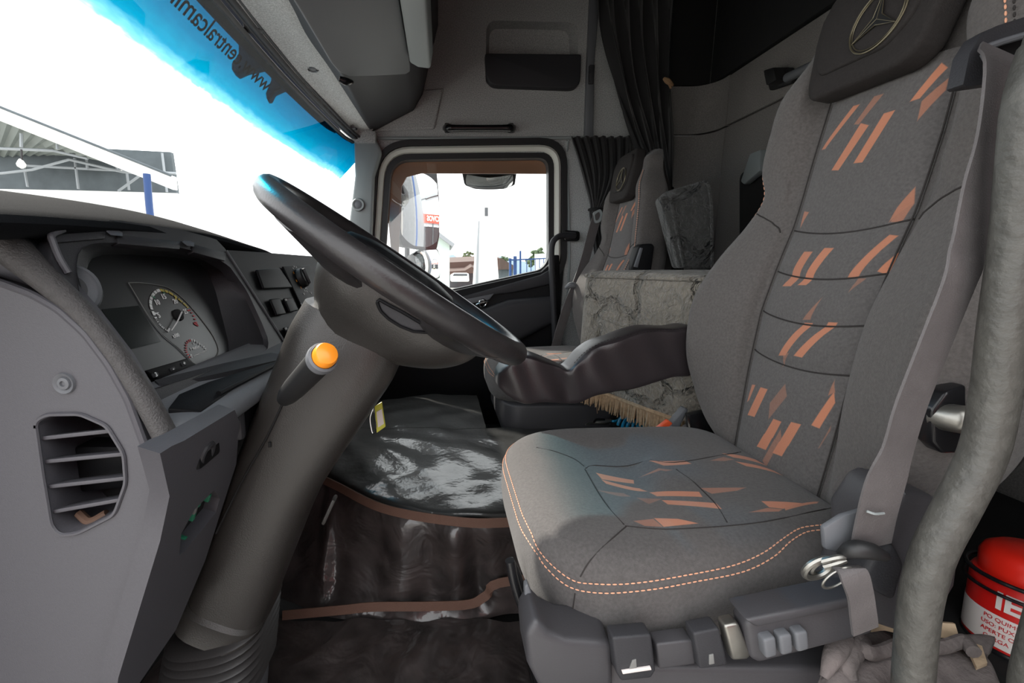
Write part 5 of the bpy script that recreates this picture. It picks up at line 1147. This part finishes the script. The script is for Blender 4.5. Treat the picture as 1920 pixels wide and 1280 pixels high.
# ---- mirrors on the passenger side
def mirror(name, label, px, y, n, bulge, depth, par=None, col='blackmetal'):
    n = V(n).normalized(); c = Q(sum(p[0] for p in px) / len(px), sum(p[1] for p in px) / len(px), y)
    P = resample([QP(u, v, c, n) for u, v in px], 48); ce = sum(P, V()) / 48; rm = max((p - ce).length for p in P)
    if par is None: t = thing(name, label, 'mirror', ce - n * .05)
    else: t = par
    rings = [[ce + (p - ce) * k + n * bulge * (1 - ((p - ce).length * k / rm) ** 2) for p in P] for k in (1, .85, .7, .55, .4, .25, .1, .02)]
    obj('mirror_glass', *loft(rings), M['mirror'], t, sharp=60, **{})
    outs = [[ce + (p - ce) * k - n * d for p in P] for k, d in ((1.0, -.004), (1.06, -.004), (1.09, .01), (1.05, depth * .6), (.8, depth))]
    obj('housing', *loft(outs[::-1]), M[col], t)
    return t, ce, n
mA, cA, nA = mirror('side_mirror', 'tall truck side mirror outside the front of the passenger window', [(752, 350), (764, 329), (800, 324), (816, 323), (821, 380), (821, 440), (816, 464), (785, 462), (757, 458), (750, 430)], 2.62, (1.0, -.985, .02), .012, .10)
mB, cB, nB = mirror('lower_mirror', None, [(776, 480), (790, 470), (818, 468), (824, 485), (822, 520), (800, 524), (782, 510)], 2.62, (1.0, -.985, .10), .03, .08, mA)
g = G(); q = V(nA); arm_ = [cA - q * .11 + V((0, 0, .32)), cA - q * .12 + V((0, 0, 0)), cA - q * .12 + V((0, 0, -.42))]
g.add(tube(arm_, .016, 10, 5)); g.add(tube([arm_[0], V((-.36, 2.21, arm_[0].z + .02))], .016, 10)); g.add(tube([arm_[2], V((-.36, 2.21, arm_[2].z))], .016, 10)); g.obj('mirror_arm', M['blackmetal'], mA)
mC, cC, nC = mirror('kerb_mirror', 'kerb mirror hanging over the top of the passenger window', [(870, 326), (916, 330), (965, 326), (962, 346), (945, 352), (890, 352), (874, 346)], 2.42, (-.05, -1, -.75), .02, .07)
g = G(); g.add(prism(QL(rpoly([(866, 297), (968, 297), (969, 312), (960, 324), (874, 324), (866, 312)], 5, 3), 2.36), (0, .12, 0), .01, 3)); g.obj('hood', M['dashblack'], mC); g = G(); g.add(tube([Q(916, 300, 2.42), Q(916, 270, 2.30), Q(916, 262, 2.21)], .016, 8)); g.obj('mirror_arm', M['blackmetal'], mC)
# windscreen visor brackets, seen dark through the blue band
for lab, px, y in (('dark visor bracket outside the windscreen, the nearer of two', [(447, 62), (447, 100), (434, 118), (434, 130), (444, 138), (462, 130), (482, 126), (508, 120)], 1.50), ('dark visor bracket outside the windscreen, the farther of two', [(508, 122), (508, 150), (498, 174), (500, 186), (507, 186), (514, 172), (530, 165), (545, 158)], 1.74)):
    P = QL([(u, v) for u, v in px], y); P = [p + (p - V((0, 0, CZ))).normalized() * .16 for p in P]
    t = obj('visor_bracket', *prism(P, (-.01, .05, 0), .004), M['navy']); tag(t, lab, 'bracket')
tp_ = [p for p in cr(top, 4)]
o = obj('outer_visor', *grid([[p + V((-.035, 0, .075)) for p in tp_], [p + V((-.06, 0, .055)) for p in tp_], [p + V((-.09, 0, .04)) for p in tp_]], 1, 4), M['navy'], solid=.01); tag(o, 'dark blue outer sun visor above the windscreen, seen through its tinted band', 'visor')
# ---- canopy hall in front
hall = thing('canopy_hall', 'open-fronted shed with corrugated roof and grey wall, seen through the windscreen', 'shed', Q(160, 600, y=16))
ZF = 4.3
A, B = Q(-160, 138, 15.5), Q(322, 331, 15.5); dn = V((0, 0, -.42))
A = B + (A - B) * 1.0
obj('fascia', *prism([A, B, B + dn, A + dn], (.1, .12, 0), .02), M['housewhite'], hall)
g = G(); g.add(tube([A + V((0, -.03, .03)), B + V((0, -.03, .03))], .04, 6)); g.obj('fascia_edge', M['canopywall'], hall)
YB = 19
wq = QL([(-120, 280), (205, 279), (320, 285), (331, 362), (150, 357), (-120, 352)], YB)
obj('lower_wall', *prism([Q(-120, 352, YB), Q(150, 357, YB), Q(331, 362, YB), V((Q(331, 362, YB).x, YB, -1.35)), V((Q(-120, 352, YB).x, YB, -1.35))], (0, .25, 0)), M['housewhite'], hall)
obj('back_wall', *prism(wq, (0, .2, 0)), M['canopywall'], hall)
rq = [A + dn * .6, B + dn * .6, Q(318, 287, YB), Q(120, 292, YB), Q(30, 310, YB), Q(-120, 318, YB)]
g = G(); n = 40; a0, b0 = A + dn * .7, B + dn * .7; a1, b1 = Q(-120, 300, YB), Q(200, 288, YB); secs = []
for i in range(n + 1):
    s = i / n; secs.append([a0.lerp(b0, s) + V((0, 0, .08 * (i % 2))), a1.lerp(b1, s) + V((0, 0, .08 * (i % 2)))])
vs = [p for s in secs for p in s]; fs = [[2 * i, 2 * i + 2, 2 * i + 3, 2 * i + 1] for i in range(n)]
obj('roof_sheets', vs, fs, M['canopyroof'], hall, sharp=20)
for pts, y in (([(-60, 276), (100, 282), (165, 297)], 17), ([(0, 325), (60, 318), (130, 299), (230, 322), (275, 326)], 18), ([(45, 310), (330, 325)], 18.5), ([(40, 250), (40, 276)], 16), ([(107, 263), (108, 280)], 16), ([(44, 305), (52, 350)], 18.5), ([(140, 296), (147, 354)], 18.5), ([(235, 300), (242, 356)], 18.5), ([(222, 358), (272, 322)], 18), ([(304, 287), (313, 360)], 18.8), ([(162, 296), (164, 318)], 18.3), ([(218, 305), (220, 322)], 18.3)):
    g = G(); g.add(tube(QL(pts, y), .05, 6)); g.obj('truss_bar', M['postgrey'], hall)
g = G(); g.add(tube([Q(275, 326, 15.2), Q(280, 388, 15.2), V((Q(280, 388, 15.2).x + .05, 15.2, -1.35))], .11, 10)); tag(g.obj('blue_post', M['fenceblue']), 'blue steel post under the right end of the shed roof', 'post')
lb = thing('hanging_lamp', 'pale globe lamp hanging under the shed roof', 'lamp', Q(41, 297, 16.5))
g = G(); g.add(lathe(Q(41, 316, 15.6), (0, 0, 1), [(.02, 0), (.11, .06), (.13, .14), (.08, .24), (.04, .3)], 16)); g.obj('globe', M['housewhite'], lb)
g = G(); g.add(tube([Q(41, 300, 15.6), Q(40, 280, 15.6)], .03, 6)); g.obj('cord', M['blackmetal'], lb)
# ---- tower, houses, fence, trees beyond the passenger window
tw = thing('water_tower', 'tall white concrete tower with a narrow slit window', 'tower', Q(911, 540, 38))
tq = QL([(888, 560), (897, 420), (899, 378), (905, 368), (920, 368), (925, 378), (929, 440), (938, 560)], 38)
obj('shaft', *prism(tq, (0, 2.2, 0), .05), M['housewhite'], tw)
obj('slit_window', *prism(QL([(909, 389), (915, 389), (915, 405), (909, 405)], 37.97), (0, .1, 0)), M['canopywall'], tw)
hs = thing('gable_house', 'pale house with a sloping gable roof behind the side mirrors', 'house', Q(820, 560, 24))
obj('wall', *prism(QL([(780, 425), (818, 437), (843, 458), (843, 600), (780, 600)], 24), (0, 6, 0)), M['housegreen'], hs)
obj('roof', *prism(QL([(776, 416), (818, 431), (853, 457), (848, 462), (818, 440), (776, 424)], 23.6), (0, 7, 0)), M['postgrey'], hs)
h2 = thing('low_house', 'low house with brown tiled roof left of the white tower', 'house', Q(868, 540, 46))
obj('wall', *prism(QL([(842, 500), (896, 500), (896, 545), (842, 545)], 46), (0, 6, 0)), M['canopywall'], h2)
obj('roof', *prism(QL([(838, 492), (900, 489), (900, 503), (838, 508)], 45), (0, 8, .6)), M['rooftile'], h2)
obj('porch_roof', *prism(QL([(838, 509), (872, 507), (884, 500), (898, 506), (898, 511), (838, 516)], 43), (0, 2, .3)), M['rooftile'], h2)
h3 = thing('low_house', 'low house with brown tiled roof right of the white tower', 'house', Q(946, 540, 44))
obj('wall', *prism(QL([(932, 498), (962, 498), (962, 545), (932, 545)], 44), (0, 6, 0)), M['canopywall'], h3)
obj('roof', *prism(QL([(928, 484), (940, 484), (966, 499), (966, 505), (928, 505)], 43.5), (0, 7, .4)), M['rooftile'], h3)
vn = thing('white_van', 'small white vehicle parked before the low house left of the tower', 'vehicle', Q(862, 545, 36))
obj('body', *prism(QL([(845, 516), (852, 512), (879, 512), (880, 528), (845, 528)], 36), (0, 2, 0), .1), M['housewhite'], vn)
obj('window_band', *prism(QL([(851, 513), (876, 513), (876, 517), (849, 517)], 35.95), (0, .1, 0)), M['canopywall'], vn)
po = obj('power_pole', *tube([Q(898, 414, 34), Q(896, 460, 34), Q(893, 560, 34)], [.05, .10, .14], 8), M['postgrey']); tag(po, 'thin grey pole standing just left of the white tower', 'pole')
fe = thing('blue_fence', 'bright blue metal fence at the right edge of the passenger window view', 'fence', Q(985, 530, 16))
for u, v0, v1, w_ in ((957, 484, 530, 4), (966, 480, 528, 6), (976, 470, 526, 3), (988, 486, 524, 1), (996, 485, 522, 1), (1004, 485, 520, 1), (1012, 484, 518, 1), (1020, 484, 516, 1)):
    obj('fence_bar', *prism(QL([(u - w_ / 2, v0), (u + w_ / 2, v0), (u + w_ / 2, 617), (u - w_ / 2, 617)], 16), (0, .08, 0)), M['fenceblue'], fe)
obj('fence_rail', *prism(QL([(954, 486), (1030, 483), (1030, 485), (954, 489)], 15.95), (0, .06, 0)), M['fenceblue'], fe)
wl_ = obj('low_wall', *prism(QL([(1005, 476), (1040, 474), (1040, 540), (1005, 540)], 20), (0, .3, 0)), M['housewhite']); tag(wl_, 'white wall behind the blue fence', 'wall')
def tree(label, u, v, r, y, seed, sq=.8, n=70):
    rr = random.Random(seed); c = Q(u, v, y); t = thing('tree', label, 'tree', V((c.x, c.y, -1.3)))
    g = G()
    for k in range(n):
        d = V((rr.gauss(0, 1), rr.gauss(0, 1), rr.gauss(0, 1))).normalized() * r * rr.uniform(.35, 1); d.z *= sq; q = c + d; s = r * rr.uniform(.14, .26)
        vs = [];  ph = rr.uniform(0, 6)
        g.add(lathe(q - V((0, 0, s * .8)), (rr.uniform(-.4, .4), rr.uniform(-.4, .4), 1), [(.02 * s, 0), (s * .8, s * .35), (s, s * .8), (s * .6, s * 1.3), (.05 * s, s * 1.6)], 7))
    g.obj('crown', M['foliage'], t)
    g = G(); g.add(tube([V((c.x, c.y, -1.3)), V((c.x + .1, c.y, c.z))], [r * .10, r * .05], 8)); g.obj('trunk', M['tan'], t)
tree('bushy green tree behind the low house left of the tower', 876, 482, .95, 60, 1)
tree('small green tree right of the tower base', 946, 487, .62, 58, 2)
tree('loose-leaved tree behind the blue fence', 1006, 484, .52, 21, 3, .9, 80)
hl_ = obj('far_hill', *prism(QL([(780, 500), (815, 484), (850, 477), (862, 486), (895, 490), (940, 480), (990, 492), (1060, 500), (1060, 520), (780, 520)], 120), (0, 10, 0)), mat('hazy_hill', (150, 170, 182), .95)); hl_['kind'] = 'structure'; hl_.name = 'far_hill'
# ---- what the mirrors reflect: the truck's own flank and the yard behind it
bd = thing('cargo_body', 'long grey side of the truck body behind the cab, seen in the side mirror', 'truck body', (6, 1.2, -.4))
g = G(); g.add(box((7.0, 1.2, 1.2), (10.5, 2.44, 3.0), .03)); g.obj('side_panels', M['flank'], bd)
g = G(); g.add(box((1.9, 1.2, 1.2), (.10, 2.5, 3.04), .01)); g.obj('front_post', M['fenceblue'], bd)
sb = thing('repair_shop', 'pale shop building with a red sign band, seen in the side mirror', 'building', (26, 9, -1.35))
g = G(); g.add(prism([(26, 2, -1.35), (26, 18, -1.35), (26, 18, 5.5), (26, 10, 7.6), (26, 2, 6.2)], (4, 0, 0))); g.obj('facade', M['shop'], sb)
g = G(); g.add(box((25.8, 10, 3.6), (.2, 16, 1.2))); sg_ = g.obj('sign_band', M['signred'], sb)
g = G(); g.add(text('SEMINOVOS  |  SEMINOVOS', 1.0, V((25.68, 9, 3.6)), (0, -1, 0), (0, 0, 1), .01, bold=.03)); g.obj('sign_lettering', M['labelwhite'], sg_)
g = G(); g.add(prism([(25.5, 1.6, 6.2), (25.5, 10, 7.7), (25.5, 18.4, 5.5), (25.5, 18.4, 5.8), (25.5, 10, 8.0), (25.5, 1.6, 6.5)], (5, 0, 0))); g.obj('roof', M['postgrey'], sb)
for y_ in (4.2, 7, 9.8, 12.6, 15.4): g = G(); g.add(box((25.9, y_, .8), (.25, .18, 4.4))); g.obj('pillar', M['canopywall'], sb)
g = G(); g.add(box((25.95, 10, .6), (.2, 15.6, 3.8))); g.obj('dark_bay', M['dashdark'], sb)
tk = thing('parked_truck', 'white parked truck in front of the shop with the red sign, seen in the mirror', 'truck', (20, 6.2, -1.35))
g = G(); g.add(box((20.4, 6.2, .55), (1.8, 2.1, 2.3), .15)); g.obj('cab', M['housewhite'], tk); g = G(); g.add(box((19.48, 6.2, .95), (.06, 1.8, .8), .02)); g.obj('windscreen', M['screen'], tk); g = G(); g.add(box((19.45, 6.2, -.35), (.1, 1.9, .5), .03)); g.obj('bumper', M['dashdark'], tk)
for sy in (-.8, .8): g = G(); g.add(lathe(V((20.2, 6.2 + sy, -.85)), (0, 1, 0), [(.5, -.15), (.5, .15)], 24)); g.obj('wheel', M['rubber'], tk)
for k, y_ in enumerate((4.6, 7.9)): g = G(); g.add(lathe(V((18.5, y_, -1.35)), (0, 0, 1), [(.14, 0), (.14, 1.0), (.08, 1.05)], 14)); tag(g.obj('bollard', M['markyellow']), ('yellow bollard on the truck body\'s side of the parked truck, seen in the mirror', 'yellow bollard on the far side of the parked truck, seen in the mirror')[k], 'bollard')
# ---- unseen dark red lorry, added to dim the door light and redden reflections
M['darkred'] = mat('dark_red_paint', (96, 20, 18), .35)
nt2 = thing('added_shade_truck', 'lorry with a dark red cab and grey box parked alongside the open driver\'s door', 'truck', (0, -5.2, -1.35))
g = G(); g.add(box((1.0, -4.6, 1.15), (2.6, 2.2, 2.6), .12)); g.obj('cab', M['darkred'], nt2); g = G(); g.add(box((1.0, -4.55, -.75), (2.7, 2.3, .4), .08)); g.obj('bumper', M['darkred'], nt2)
g = G(); g.add(box((7.2, -4.6, 1.3), (9.5, 2.4, 3.6), .05)); g.obj('cargo_box', M['canopywall'], nt2)
for x_ in (.4, 5.5, 9): g = G(); g.add(lathe(V((x_, -3.7, -.85)), (0, 1, 0), [(.5, -.15), (.5, .15)], 24)); g.obj('wheel', M['rubber'], nt2)
print('objects', len(bpy.data.objects))
